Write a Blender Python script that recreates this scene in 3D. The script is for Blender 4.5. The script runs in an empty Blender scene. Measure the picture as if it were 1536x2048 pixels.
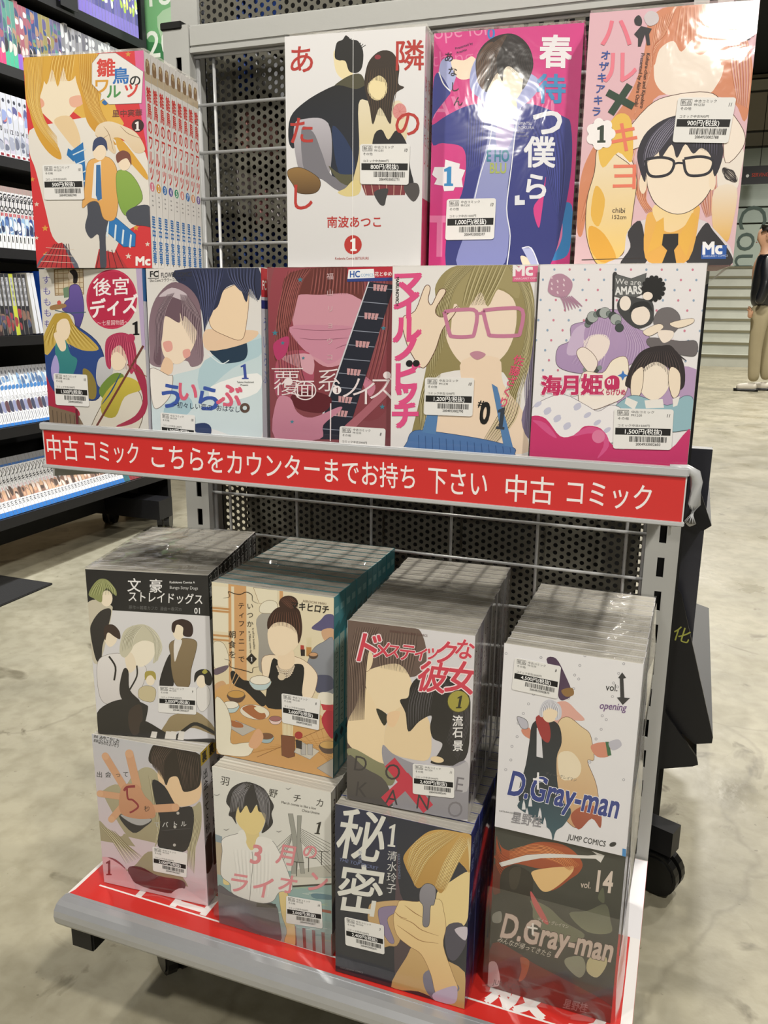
import bpy, bmesh, math, random
from mathutils import Vector, Matrix
from mathutils.geometry import tessellate_polygon
random.seed(7)
SC = bpy.context.scene
COL = SC.collection
R = math.radians

# ------------------------------------------------------------------ camera
def rot_from_axes(right, up, back):
    m = Matrix((right, up, back)).transposed()
    return m.to_euler()
yaw, pitch, roll = R(20.3215), R(14.0491), R(-0.5163)
F = Vector((-math.sin(yaw)*math.cos(pitch), math.cos(yaw)*math.cos(pitch), -math.sin(pitch)))
RT = Vector((math.cos(yaw), math.sin(yaw), 0))
DN = F.cross(RT)
R2 = RT*math.cos(roll) + DN*math.sin(roll)
D2 = -RT*math.sin(roll) + DN*math.cos(roll)
cam_d = bpy.data.cameras.new('camera')
cam = bpy.data.objects.new('camera', cam_d)
COL.objects.link(cam)
cam.location = (0.6055, -0.8904, 0.8416)
cam.rotation_euler = rot_from_axes(R2, -D2, -F)
cam_d.sensor_fit = 'VERTICAL'
cam_d.sensor_height = 36.0
cam_d.lens = 36.0*1643.3/2048
cam_d.clip_start = 0.02
SC.camera = cam

# ------------------------------------------------------------------ world, exposure, lights
w = bpy.data.worlds.new('world'); SC.world = w; w.use_nodes = True
w.node_tree.nodes['Background'].inputs[0].default_value = (0.9, 0.95, 1.0, 1)
w.node_tree.nodes['Background'].inputs[1].default_value = 0.22
SC.view_settings.view_transform = 'Standard'
SC.view_settings.look = 'None'
SC.view_settings.exposure = 0.04
SC.view_settings.gamma = 1.0
FZ = 0.03                     # height of the floor
def spot_lamp(loc, energy, size, color=(1, 0.95, 0.86), aim=None, spread=140):
    d = bpy.data.lights.new('ceiling_lamp', 'AREA'); d.shape = 'DISK'; d.size = size
    d.energy = energy; d.color = color; d.spread = R(spread)
    o = bpy.data.objects.new('ceiling_lamp', d); COL.objects.link(o); o.location = loc
    t = Vector(aim if aim else (loc[0], loc[1], 0)) - Vector(loc)
    o.rotation_euler = t.to_track_quat('-Z', 'Y').to_euler()
    return o
spot_lamp((1.7, -1.4, 2.9), 30, 0.16, aim=(0.3, -0.1, 0.6))
spot_lamp((-0.7, -2.0, 2.9), 24, 0.16, aim=(0.3, -0.1, 0.6))
spot_lamp((0.31, -6.52, 2.6), 11, 0.14, aim=(0.3, -0.2, 0.8), spread=90)
spot_lamp((1.60, -5.65, 2.9), 8, 0.25, aim=(0.5, -0.2, 0.9), spread=90)
spot_lamp((0.42, -0.06, 3.0), 22, 0.10)
spot_lamp((-0.5, 0.2, 3.0), 12, 0.12)
spot_lamp((1.6, 1.2, 3.0), 20, 0.15, spread=100)
spot_lamp((-0.75, 1.7, 2.9), 10, 0.2, (0.93, 0.96, 1.0), aim=(-1.3, 1.4, 0.9), spread=80)
spot_lamp((-0.70, 0.6, 2.9), 8, 0.2, (0.93, 0.96, 1.0), aim=(-1.3, 1.0, 0.9), spread=80)
for x, y in ((2.6, 4.5), (0.6, 6.0), (2.8, 8.5), (0.8, 10.0), (2.6, 12.0)):
    spot_lamp((x, y, 3.8), 115, 0.4, spread=170)

# ------------------------------------------------------------------ materials
MATS = {}
def lin(c):
    if isinstance(c, str):
        c = c.lstrip('#')
        if len(c) == 3: c = ''.join(ch*2 for ch in c)
        c = tuple(int(c[i:i+2], 16)/255 for i in (0, 2, 4))
    return tuple((v/12.92 if v <= .04045 else ((v+.055)/1.055)**2.4) for v in c[:3]) + (1.0,)
def mat(name, color, rough=.5, metal=0.0, coat=0.0, noise=0.0, nscale=40, bump=0.0, bscale=200, spec=.5):
    if name in MATS: return MATS[name]
    m = bpy.data.materials.new(name); m.use_nodes = True; MATS[name] = m
    nt = m.node_tree; b = nt.nodes['Principled BSDF']
    b.inputs['Base Color'].default_value = lin(color)
    b.inputs['Roughness'].default_value = rough
    b.inputs['Metallic'].default_value = metal
    b.inputs['Coat Weight'].default_value = coat
    b.inputs['Coat Roughness'].default_value = .06
    b.inputs['Specular IOR Level'].default_value = spec
    tc = nt.nodes.new('ShaderNodeTexCoord')
    if noise:
        n = nt.nodes.new('ShaderNodeTexNoise'); n.inputs['Scale'].default_value = nscale; n.inputs['Detail'].default_value = 6
        nt.links.new(tc.outputs['Object'], n.inputs['Vector'])
        mx = nt.nodes.new('ShaderNodeMix'); mx.data_type = 'RGBA'
        c = lin(color)
        mx.inputs[6].default_value = tuple(v*(1-noise) for v in c[:3])+(1,)
        mx.inputs[7].default_value = tuple(min(1, v*(1+noise)) for v in c[:3])+(1,)
        nt.links.new(n.outputs['Fac'], mx.inputs[0]); nt.links.new(mx.outputs[2], b.inputs['Base Color'])
    if bump:
        n2 = nt.nodes.new('ShaderNodeTexNoise'); n2.inputs['Scale'].default_value = bscale; n2.inputs['Detail'].default_value = 4
        nt.links.new(tc.outputs['Object'], n2.inputs['Vector'])
        bp = nt.nodes.new('ShaderNodeBump'); bp.inputs['Strength'].default_value = bump; bp.inputs['Distance'].default_value = .002
        nt.links.new(n2.outputs['Fac'], bp.inputs['Height']); nt.links.new(bp.outputs[0], b.inputs['Normal'])
    return m
def wrinkle(nt, strength, scale, sx=1.0):
    tc = nt.nodes.new('ShaderNodeTexCoord'); mp = nt.nodes.new('ShaderNodeMapping')
    mp.inputs['Scale'].default_value = (1, 1, sx)
    nt.links.new(tc.outputs['Object'], mp.inputs['Vector'])
    n = nt.nodes.new('ShaderNodeTexNoise'); n.inputs['Scale'].default_value = scale; n.inputs['Detail'].default_value = 3; n.inputs['Distortion'].default_value = 1.2
    nt.links.new(mp.outputs[0], n.inputs['Vector'])
    bp = nt.nodes.new('ShaderNodeBump'); bp.inputs['Strength'].default_value = strength; bp.inputs['Distance'].default_value = .003
    nt.links.new(n.outputs['Fac'], bp.inputs['Height'])
    return bp
def print_mat(name, coat=1.0, wr=.12, wscale=22, rough=.5):
    """flat print: the colours come from the mesh, under a glossy wrapped surface"""
    m = bpy.data.materials.new(name); m.use_nodes = True
    nt = m.node_tree; b = nt.nodes['Principled BSDF']
    a = nt.nodes.new('ShaderNodeAttribute'); a.attribute_name = 'Col'
    nt.links.new(a.outputs['Color'], b.inputs['Base Color'])
    b.inputs['Roughness'].default_value = rough
    b.inputs['Coat Weight'].default_value = coat
    b.inputs['Coat Roughness'].default_value = .07
    if wr:
        bp = wrinkle(nt, wr, wscale)
        nt.links.new(bp.outputs[0], b.inputs['Coat Normal'])
    return m
M_PRINT = print_mat('wrapped_print')
M_MATTE = print_mat('matte_print', coat=0.0, wr=0, rough=.6)
M_SIGN = print_mat('laminated_print', coat=.5, wr=.1, wscale=9)
def film_mat(name, opac=.05, wr=.9, scale=28):
    m = bpy.data.materials.new(name); m.use_nodes = True
    nt = m.node_tree; nt.nodes.remove(nt.nodes['Principled BSDF'])
    out = nt.nodes['Material Output']
    tr = nt.nodes.new('ShaderNodeBsdfTransparent'); gl = nt.nodes.new('ShaderNodeBsdfGlossy')
    tr.inputs[0].default_value = (.97, .97, .97, 1); gl.inputs['Roughness'].default_value = .12
    bp = wrinkle(nt, wr, scale)
    nt.links.new(bp.outputs[0], gl.inputs['Normal'])
    lw = nt.nodes.new('ShaderNodeLayerWeight'); lw.inputs['Blend'].default_value = .5
    nt.links.new(bp.outputs[0], lw.inputs['Normal'])
    pw = nt.nodes.new('ShaderNodeMath'); pw.operation = 'POWER'; pw.inputs[1].default_value = 4.0
    nt.links.new(lw.outputs['Facing'], pw.inputs[0])
    fr = nt.nodes.new('ShaderNodeMath'); fr.operation = 'MULTIPLY_ADD'; fr.inputs[1].default_value = .8; fr.inputs[2].default_value = .08
    nt.links.new(pw.outputs[0], fr.inputs[0])
    ad = nt.nodes.new('ShaderNodeMath'); ad.operation = 'ADD'; ad.inputs[1].default_value = opac; ad.use_clamp = True
    nt.links.new(fr.outputs[0], ad.inputs[0])
    mx = nt.nodes.new('ShaderNodeMixShader')
    nt.links.new(ad.outputs[0], mx.inputs[0]); nt.links.new(tr.outputs[0], mx.inputs[1]); nt.links.new(gl.outputs[0], mx.inputs[2])
    nt.links.new(mx.outputs[0], out.inputs['Surface'])
    return m
M_FILM = film_mat('clear_film')
M_SOFT = film_mat('smooth_film', opac=.015, wr=.12, scale=14)
M_CLEAR = film_mat('clear_plastic', opac=.10, wr=.1, scale=10)
M_STEEL = mat('grey_painted_steel', '#b6b7b4', .42, .0, bump=.05)
M_WIRE = mat('grey_wire', '#c0c1c2', .35, .2)
M_ALU = mat('brushed_aluminium', '#b9bbbf', .28, .5, noise=.05, nscale=60)
M_PANEL = mat('dark_olive_steel', '#5f5d53', .5, .2)
M_BLACK = mat('black_steel', '#17171a', .45, .2)
M_BLACKM = mat('black_matte', '#0c0c0d', .8)
M_RUBBER = mat('black_rubber', '#101010', .35)
M_PLGREY = mat('grey_plastic', '#b9bbbd', .3, coat=.5)

def page_mat():
    m = bpy.data.materials.new('page_edges'); m.use_nodes = True
    nt = m.node_tree; b = nt.nodes['Principled BSDF']
    tc = nt.nodes.new('ShaderNodeTexCoord'); mp = nt.nodes.new('ShaderNodeMapping')
    mp.inputs['Scale'].default_value = (3, 900, 3)
    nt.links.new(tc.outputs['Object'], mp.inputs['Vector'])
    n = nt.nodes.new('ShaderNodeTexNoise'); n.inputs['Scale'].default_value = 1.2; n.inputs['Detail'].default_value = 5
    nt.links.new(mp.outputs[0], n.inputs['Vector'])
    cr = nt.nodes.new('ShaderNodeValToRGB')
    cr.color_ramp.elements[0].position = .3; cr.color_ramp.elements[0].color = lin('#938e84')
    cr.color_ramp.elements[1].position = .7; cr.color_ramp.elements[1].color = lin('#d6d2c8')
    nt.links.new(n.outputs['Fac'], cr.inputs[0]); nt.links.new(cr.outputs[0], b.inputs['Base Color'])
    b.inputs['Roughness'].default_value = .8
    bp = nt.nodes.new('ShaderNodeBump'); bp.inputs['Strength'].default_value = .5; bp.inputs['Distance'].default_value = .0006
    nt.links.new(n.outputs['Fac'], bp.inputs['Height']); nt.links.new(bp.outputs[0], b.inputs['Normal'])
    return m
M_PAGE = page_mat()

def floor_tone():
    m = bpy.data.materials.new('worn_concrete'); m.use_nodes = True
    nt = m.node_tree; b = nt.nodes['Principled BSDF']; L = nt.links.new
    tc = nt.nodes.new('ShaderNodeTexCoord')
    def noise(s, d, dist=0):
        n = nt.nodes.new('ShaderNodeTexNoise'); n.inputs['Scale'].default_value = s; n.inputs['Detail'].default_value = d; n.inputs['Distortion'].default_value = dist
        L(tc.outputs['Object'], n.inputs['Vector']); return n
    def ramp(src, p0, c0, p1, c1):
        r = nt.nodes.new('ShaderNodeValToRGB'); r.color_ramp.elements[0].position = p0; r.color_ramp.elements[0].color = c0
        r.color_ramp.elements[1].position = p1; r.color_ramp.elements[1].color = c1
        L(src, r.inputs[0]); return r
    def mul(a, bb, f=1.0):
        x = nt.nodes.new('ShaderNodeMix'); x.data_type = 'RGBA'; x.blend_type = 'MULTIPLY'; x.inputs[0].default_value = f
        L(a, x.inputs[6]); L(bb, x.inputs[7]); return x.outputs[2]
    base = ramp(noise(3.5, 8, .5).outputs['Fac'], .3, lin('#8f8a77'), .7, lin('#aaa48f'))
    mott = ramp(noise(28, 8, .3).outputs['Fac'], .3, (.78, .77, .74, 1), .6, (1, 1, 1, 1))
    blot = ramp(noise(9, 5, 1.0).outputs['Fac'], .29, (.42, .40, .35, 1), .355, (1, 1, 1, 1))
    spk = ramp(noise(70, 3, .0).outputs['Fac'], .24, (.45, .43, .4, 1), .29, (1, 1, 1, 1))
    # cracks
    mp = nt.nodes.new('ShaderNodeMapping'); mp.inputs['Scale'].default_value = (1, 1, 1)
    nn = noise(2.2, 6)
    mxv = nt.nodes.new('ShaderNodeMix'); mxv.data_type = 'RGBA'; mxv.inputs[0].default_value = .25
    L(tc.outputs['Object'], mxv.inputs[6]); L(nn.outputs['Color'], mxv.inputs[7])
    vo = nt.nodes.new('ShaderNodeTexVoronoi'); vo.feature = 'DISTANCE_TO_EDGE'; vo.inputs['Scale'].default_value = .9
    L(mxv.outputs[2], vo.inputs['Vector'])
    crk = ramp(vo.outputs['Distance'], .0, (.35, .33, .3, 1), .0035, (1, 1, 1, 1))
    c = mul(base.outputs[0], mott.outputs[0]); c = mul(c, blot.outputs[0], .85); c = mul(c, spk.outputs[0], .8); c = mul(c, crk.outputs[0], .3)
    L(c, b.inputs['Base Color'])
    rr = ramp(noise(5, 6).outputs['Fac'], .3, (.25, .25, .25, 1), .7, (.5, .5, .5, 1))
    L(rr.outputs[0], b.inputs['Roughness'])
    bp = nt.nodes.new('ShaderNodeBump'); bp.inputs['Strength'].default_value = .25; bp.inputs['Distance'].default_value = .003
    L(noise(40, 6).outputs['Fac'], bp.inputs['Height']); L(bp.outputs[0], b.inputs['Normal'])
    return m

# ------------------------------------------------------------------ mesh helpers
def mesh_obj(name, verts, faces, m, parent=None, smooth=False, fmats=None):
    me = bpy.data.meshes.new(name); me.from_pydata(verts, [], faces); me.update()
    for x in (m if isinstance(m, (list, tuple)) else [m]): me.materials.append(x)
    if fmats: me.polygons.foreach_set('material_index', fmats)
    if smooth: me.polygons.foreach_set('use_smooth', [True]*len(me.polygons))
    o = bpy.data.objects.new(name, me); COL.objects.link(o)
    if parent: o.parent = parent
    return o
class MB:
    """collects boxes, tubes and prisms of ONE piece"""
    def __init__(s): s.v = []; s.f = []; s.m = []
    def add(s, v, f, mi=0):
        n = len(s.v); s.v += [tuple(p) for p in v]; s.f += [tuple(i+n for i in q) for q in f]; s.m += [mi]*len(f); return s
    def box(s, a, b, mi=0, bev=0.0):
        x0, y0, z0 = a; x1, y1, z1 = b
        if bev <= 0:
            v = [(x0,y0,z0),(x1,y0,z0),(x1,y1,z0),(x0,y1,z0),(x0,y0,z1),(x1,y0,z1),(x1,y1,z1),(x0,y1,z1)]
            return s.add(v, [(0,3,2,1),(4,5,6,7),(0,1,5,4),(1,2,6,5),(2,3,7,6),(3,0,4,7)], mi)
        bm = bmesh.new(); bmesh.ops.create_cube(bm, size=1)
        for p in bm.verts: p.co = Vector(((x0+x1)/2+p.co.x*(x1-x0), (y0+y1)/2+p.co.y*(y1-y0), (z0+z1)/2+p.co.z*(z1-z0)))
        bmesh.ops.bevel(bm, geom=bm.edges[:], offset=bev, segments=2, affect='EDGES')
        bm.verts.index_update()
        s.add([p.co[:] for p in bm.verts], [tuple(p.index for p in f.verts) for f in bm.faces], mi); bm.free(); return s
    def prism(s, pts, axis, a, b, mi=0):
        """pts 2d outline, extruded along axis from a to b"""
        n = len(pts)
        def mk(p, t):
            return {'x': (t, p[0], p[1]), 'y': (p[0], t, p[1]), 'z': (p[0], p[1], t)}[axis]
        v = [mk(p, a) for p in pts] + [mk(p, b) for p in pts]
        tri = tessellate_polygon([[Vector((p[0], p[1], 0)) for p in pts]])
        f = [tuple(t) for t in tri] + [tuple(i+n for i in reversed(t)) for t in tri]
        f += [(i, (i+1) % n, (i+1) % n+n, i+n) for i in range(n)]
        return s.add(v, f, mi)
    def tube(s, path, r, n=8, mi=0, cap=True):
        P = [Vector(p) for p in path]; rings = []
        rr = r if isinstance(r, (list, tuple)) else [r]*len(P)
        up = Vector((0, 0, 1))
        for i, p in enumerate(P):
            d = (P[min(i+1, len(P)-1)] - P[max(i-1, 0)]).normalized()
            a = d.cross(up)
            if a.length < .1: a = d.cross(Vector((1, 0, 0)))
            a.normalize(); b = d.cross(a)
            rings.append([p + (a*math.cos(2*math.pi*k/n) + b*math.sin(2*math.pi*k/n))*rr[i] for k in range(n)])
        v = [q for ring in rings for q in ring]; f = []
        for i in range(len(P)-1):
            for k in range(n):
                f.append((i*n+k, i*n+(k+1) % n, (i+1)*n+(k+1) % n, (i+1)*n+k))
        if cap: f += [tuple(range(n-1, -1, -1)), tuple((len(P)-1)*n+k for k in range(n))]
        return s.add(v, f, mi)
    def build(s, name, m, parent=None, smooth=False):
        o = mesh_obj(name, s.v, s.f, m, parent, smooth, s.m if isinstance(m, (list, tuple)) else None)
        bm = bmesh.new(); bm.from_mesh(o.data); bmesh.ops.recalc_face_normals(bm, faces=bm.faces[:]); bm.to_mesh(o.data); bm.free()
        return o
def empty(name, loc=(0, 0, 0), rz=0, label=None, cat=None, group=None):
    o = bpy.data.objects.new(name, None); COL.objects.link(o); o.location = loc; o.rotation_euler = (0, 0, rz); o.empty_display_size = .05
    tag(o, label, cat, group); return o
def tag(o, label=None, cat=None, group=None, kind=None):
    if label: o['label'] = label
    if cat: o['category'] = cat
    if group: o['group'] = group
    if kind: o['kind'] = kind
    return o
def structure(o): o['kind'] = 'structure'; return o

# ------------------------------------------------------------------ flat print (lettering, cover designs) as layered coloured polygons
_fc = bpy.data.curves.new('lettering', 'FONT'); _fc.resolution_u = 3
_fo = bpy.data.objects.new('lettering', _fc)
COL.objects.link(_fo)
_tcache = {}
def glyphs(txt, bold=0.0, shear=0.0):
    k = (txt, bold, shear)
    if k not in _tcache:
        _fc.body = txt; _fc.offset = bold; _fc.shear = shear
        bpy.context.view_layer.update()
        me = bpy.data.meshes.new_from_object(_fo)
        _tcache[k] = ([v.co.xy[:] for v in me.vertices], [tuple(p.vertices) for p in me.polygons])
        bpy.data.meshes.remove(me)
    return _tcache[k]
def pts_of(s):
    return [tuple(float(a) for a in p.split(',')) for p in s.split()] if isinstance(s, str) else list(s)
def catmull(P, closed=True, n=4):
    out = []; N = len(P)
    rng = range(N) if closed else range(N-1)
    for i in rng:
        p0, p1, p2, p3 = (P[(i-1) % N], P[i], P[(i+1) % N], P[(i+2) % N]) if closed else (P[max(i-1, 0)], P[i], P[i+1], P[min(i+2, N-1)])
        for k in range(n):
            t = k/n
            out.append(tuple(.5*((2*b) + (-a+c)*t + (2*a-5*b+4*c-d)*t*t + (-a+3*b-3*c+d)*t**3) for a, b, c, d in zip(p0, p1, p2, p3)))
    if not closed: out.append(P[-1])
    return out
def homography(src, dst):
    """3x3 taking four src points to four dst points"""
    A = []; B = []
    for (x, y), (u, v) in zip(src, dst):
        A.append([x, y, 1, 0, 0, 0, -u*x, -u*y]); B.append(u)
        A.append([0, 0, 0, x, y, 1, -v*x, -v*y]); B.append(v)
    n = 8; Mx = [r+[b] for r, b in zip(A, B)]
    for i in range(n):
        p = max(range(i, n), key=lambda r: abs(Mx[r][i])); Mx[i], Mx[p] = Mx[p], Mx[i]
        for j in range(n):
            if j != i:
                f = Mx[j][i]/Mx[i][i]
                Mx[j] = [a-f*b for a, b in zip(Mx[j], Mx[i])]
    h = [Mx[i][n]/Mx[i][i] for i in range(n)]+[1.0]
    return h
def happly(h, p):
    x, y = p; d = h[6]*x+h[7]*y+h[8]
    return ((h[0]*x+h[1]*y+h[2])/d, (h[3]*x+h[4]*y+h[5])/d)
class Art:
    """design sheet: sketch coordinates (tl, tr, bl, br of the printed face) -> a w x h face; each call lays one more layer of ink"""
    def __init__(s, corners, w, h, step=.0000012, clip=True):
        s.w, s.h, s.step, s.clip = w, h, step, clip
        s.H = homography(corners, [(0, h), (w, h), (0, 0), (w, 0)])
        s.v = []; s.f = []; s.c = []; s.z = 0
    def _add(s, P, F, col, c2=None, same=False):
        s.z += 0 if same else s.step; n = len(s.v)
        if s.clip:
            P = [(min(max(x, 0), s.w), min(max(y, 0), s.h)) for x, y in P]
        ys = [p[1] for p in P]; lo, hi = min(ys), max(ys); a = lin(col); b = lin(c2) if c2 else a
        for x, y in P:
            s.v.append((x, -s.z, y)); t = (y-lo)/(hi-lo+1e-9)
            s.c.append(tuple(b[i]*(1-t)+a[i]*t for i in range(3))+(1.0,))
        for f in F:
            ar = sum(P[f[i]][0]*P[f[(i+1) % len(f)]][1]-P[f[(i+1) % len(f)]][0]*P[f[i]][1] for i in range(len(f)))
            s.f.append(tuple(i+n for i in (f if ar > 0 else reversed(f))))
    def fill(s, col, P, c2=None):
        q = [happly(s.H, p) for p in P]
        tri = tessellate_polygon([[Vector((x, y, 0)) for x, y in q]])
        s._add(q, [tuple(t) for t in tri], col, c2)
    def bg(s, col, c2=None): s._add([(0, 0), (s.w, 0), (s.w, s.h), (0, s.h)], [(0, 1, 2, 3)], col, c2)
    def P(s, col, pts, c2=None, line=None, lw=3, ):
        q = catmull(pts_of(pts)); s.fill(col, q, c2)
        if line: s.L(line, lw, q+[q[0]], raw=True, taper=False)
    def S(s, col, pts, c2=None, line=None, lw=3):
        q = pts_of(pts); s.fill(col, q, c2)
        if line: s.L(line, lw, q+[q[0]], raw=True, taper=False)
    def L(s, col, width, pts, raw=False, taper=True):
        q = pts_of(pts)
        if not raw and len(q) > 2: q = catmull(q, False)
        L_, R_ = [], []; N = len(q)
        for i, p in enumerate(q):
            a = q[max(i-1, 0)]; b = q[min(i+1, N-1)]; dx, dy = b[0]-a[0], b[1]-a[1]; l = math.hypot(dx, dy)+1e-9
            wd = width/2*((.25+.75*math.sin(math.pi*min(max(i/(N-1), .02), .98))) if taper else 1)
            L_.append((p[0]-dy/l*wd, p[1]+dx/l*wd)); R_.append((p[0]+dy/l*wd, p[1]-dx/l*wd))
        V = [happly(s.H, p) for p in L_+R_]
        s._add(V, [(i, i+1, N+i+1, N+i) for i in range(N-1)], col)
    def HR(s, cols, width, a, b, n):
        """locks of hair between two guide lines"""
        A, B = pts_of(a), pts_of(b); cols = cols.split(); n = int(n*2.2)+1; width *= .5
        for k in range(n):
            t = (k+.5)/n
            q = [(p[0]*(1-t)+r[0]*t, p[1]*(1-t)+r[1]*t) for p, r in zip(A, B)]
            s.L(cols[k % len(cols)], width*(.6+.5*((k*7) % 5)/5), q)
    def C(s, col, x, y, rx, ry=None, n=20, line=None, lw=3, ang=0):
        ry = ry or rx; ca, sa = math.cos(R(ang)), math.sin(R(ang))
        q = [(x+rx*math.cos(2*math.pi*i/n)*ca-ry*math.sin(2*math.pi*i/n)*sa, y+rx*math.cos(2*math.pi*i/n)*sa+ry*math.sin(2*math.pi*i/n)*ca) for i in range(n)]
        s.fill(col, q)
        if line: s.L(line, lw, q+[q[0]], raw=True, taper=False)
    def star(s, col, x, y, r, k=5):
        s.fill(col, [(x+(r if i % 2 == 0 else r*.42)*math.sin(math.pi*i/k), y-(r if i % 2 == 0 else r*.42)*math.cos(math.pi*i/k)) for i in range(2*k)])
    def T(s, txt, x, y, size, col, ang=0, bold=0.0, shear=0.0, sx=1.0, out=None, ow=.05, anchor='l', drop=0):
        """text; x,y is the left (or middle) of its baseline, ang in degrees clockwise, size the em height"""
        def lay(bd, c):
            V, Fs = glyphs(txt, min(bd, 0), shear)
            if txt == '1':
                V = [(.21, 0), (.52, 0), (.52, .05), (.44, .06), (.44, .70), (.40, .70), (.20, .60), (.20, .545), (.31, .57), (.31, .06), (.21, .05)]
                V = [(vx-.14+shear*vy, vy) for vx, vy in V]; Fs = [(0, 1, 2, 3, 9, 10), (3, 4, 5, 8, 9), (5, 6, 7, 8)]
            if not V: return
            wmax = max(v[0] for v in V); off = -wmax/2 if anchor == 'm' else 0
            ca, sa = math.cos(R(ang)), math.sin(R(ang))
            r = bd*.75
            D = [(0, 0)] if bd < .006 else ([(r, r), (-r, r), (r, -r), (-r, -r)] if bd < .06 else [(0, 0)]+[(r*1.2*math.cos(k*.785), r*1.2*math.sin(k*.785)) for k in range(8)])
            for dx_, dy_ in D:
                q = [happly(s.H, (x+((vx+off+dx_)*sx*ca+(vy+dy_)*sa)*size, y+((vx+off+dx_)*sx*sa-(vy+dy_)*ca)*size)) for vx, vy in V]
                s._add(q, Fs, c)
        if out: lay(bold+ow, out)
        lay(bold, col)
    def VT(s, txt, x, y, size, col, dx=0, dy=None, **k):
        """vertical text: one character below the other"""
        for i, ch in enumerate(txt):
            if ch != ' ': s.T(ch, x+dx*i, y+(dy or size*1.05)*i, size, col if isinstance(col, str) else col[i], anchor='m', **k)
    def build(s, name, m, parent, loc=(0, 0, 0), rot=(0, 0, 0)):
        me = bpy.data.meshes.new(name); me.from_pydata(s.v, [], s.f); me.materials.append(m)
        at = me.color_attributes.new('Col', 'FLOAT_COLOR', 'POINT')
        at.data.foreach_set('color', [x for c in s.c for x in c])
        o = bpy.data.objects.new(name, me); COL.objects.link(o); o.parent = parent; o.location = loc; o.rotation_euler = rot
        return o

def sticker(a_corners, w, h, quad, price, num, hand, parent, y0):
    """white price label stuck on a wrapped front; quad = tl tr bl br in the sketch coordinates of the cover"""
    Hc = homography(a_corners, [(0, h), (w, h), (0, 0), (w, 0)])
    q = [happly(Hc, p) for p in quad]
    def m(px, py):     # 100 x 88 label space -> cover
        t, u = px/100, py/88
        x = (q[0][0]*(1-t)+q[1][0]*t)*(1-u)+(q[2][0]*(1-t)+q[3][0]*t)*u
        z = (q[0][1]*(1-t)+q[1][1]*t)*(1-u)+(q[2][1]*(1-t)+q[3][1]*t)*u
        return (x, z)
    out = []
    for cx, cy, a0 in ((95, 5, 0), (95, 83, 90), (5, 83, 180), (5, 5, 270)):
        for k in range(4):
            an = R(a0-90+k*30); out.append((cx+5*math.cos(an), cy+5*math.sin(an)))
    lab = MB(); lab.prism([m(*p) for p in out], 'y', y0, y0-.0002)
    o = lab.build('price_label', mat('label_paper', '#e4e3e1', .55, coat=.3), parent)
    A = Art([(0, 0), (100, 0), (0, 88), (100, 88)], 1, 1, step=.000005, clip=False)
    A.H = None
    A2 = A
    def T(*a, **k): Art.T(A2, *a, **k)
    # label space -> cover plane through m()
    global happly
    old = happly
    happly = lambda hh, p: m(*p)
    A.S('#111111', '3,42 97,42 97,57 3,57')
    T(price+'円(税抜)', 50, 54.2, 13, '#f4f4f4', anchor='m', bold=.012, sx=.86)
    A.L('#222222', .9, [(6, 4), (25, 4), (25, 15), (6, 15), (6, 4)], raw=True, taper=False)
    T('新品', 15.5, 13, 9, '#111111', anchor='m')
    T('中古コミック', 29, 9.5, 6.6, '#222222'); T('99/12/30', 29, 16.5, 6.6, '#222222', sx=.8)
    T('その他', 6, 24, 6.6, '#222222')
    T('コミック中古'+price.replace(',', '')+'円', 6, 39, 6.2, '#222222')
    rs = random.Random(hash_num(num)); x = 28
    while x < 92:
        ww = rs.choice((.6, .9, 1.6)); A.S('#161616', [(x, 60), (x+ww, 60), (x+ww, 72), (x, 72)]); x += ww+rs.choice((.7, 1.0, 1.6))
    T(num, 60, 79.5, 8, '#1a1a1a', anchor='m', sx=.82)
    if hand: T(hand, 88, 17, 10, '#333333', shear=.2, sx=.7)
    happly = old
    A.build('label_print', M_MATTE, o, loc=(0, y0-.00022, 0))
    return o
def hash_num(s):
    r = 7
    for ch in s: r = (r*31+ord(ch)) % 1000003
    return r

# ================================================================== SETTING
FLOORM = floor_tone()
structure(MB().box((-6, -10, FZ-.1), (8, 20, FZ)).build('floor', FLOORM))
structure(MB().box((-6, -10, 4.6), (8, 20, 4.7)).build('ceiling', M_BLACKM))
structure(MB().box((-6.1, -10, FZ), (-6, 20, 4.6)).build('wall_left', mat('dim_wall', '#4a463f', .8)))
structure(MB().box((8, -10, FZ), (8.1, 20, 4.6)).build('wall_right', mat('dim_wall', '#4a463f', .8)))
structure(MB().box((-6, -10.1, FZ), (8, -10, 4.6)).build('wall_front', mat('pale_wall', '#6a675f', .8)))
wb = structure(MB().box((-6, 15.2, FZ), (8, 15.3, 4.6)).build('wall_back', mat('stair_wall', '#8c8b80', .7)))
# broad white steps at the far end of the hall
st = empty('staircase', (1.5, 12.26, FZ), 0, 'wide flight of pale concrete steps at the far end behind the walking man', 'stairs')
M_STEP = mat('pale_step', '#b4b6ab', .6, noise=.12, nscale=5); M_NOSE = mat('step_nosing', '#6c6850', .6)
for i in range(9):
    s = MB().box((-3.5, i*.3, i*.168), (3.5, i*.3+.34, (i+1)*.168)).build('step', M_STEP, st)
    MB().box((-3.5, i*.3-.02, (i+1)*.168-.03), (3.5, i*.3-.001, (i+1)*.168+.004)).build('nosing', M_NOSE, s)
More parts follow.
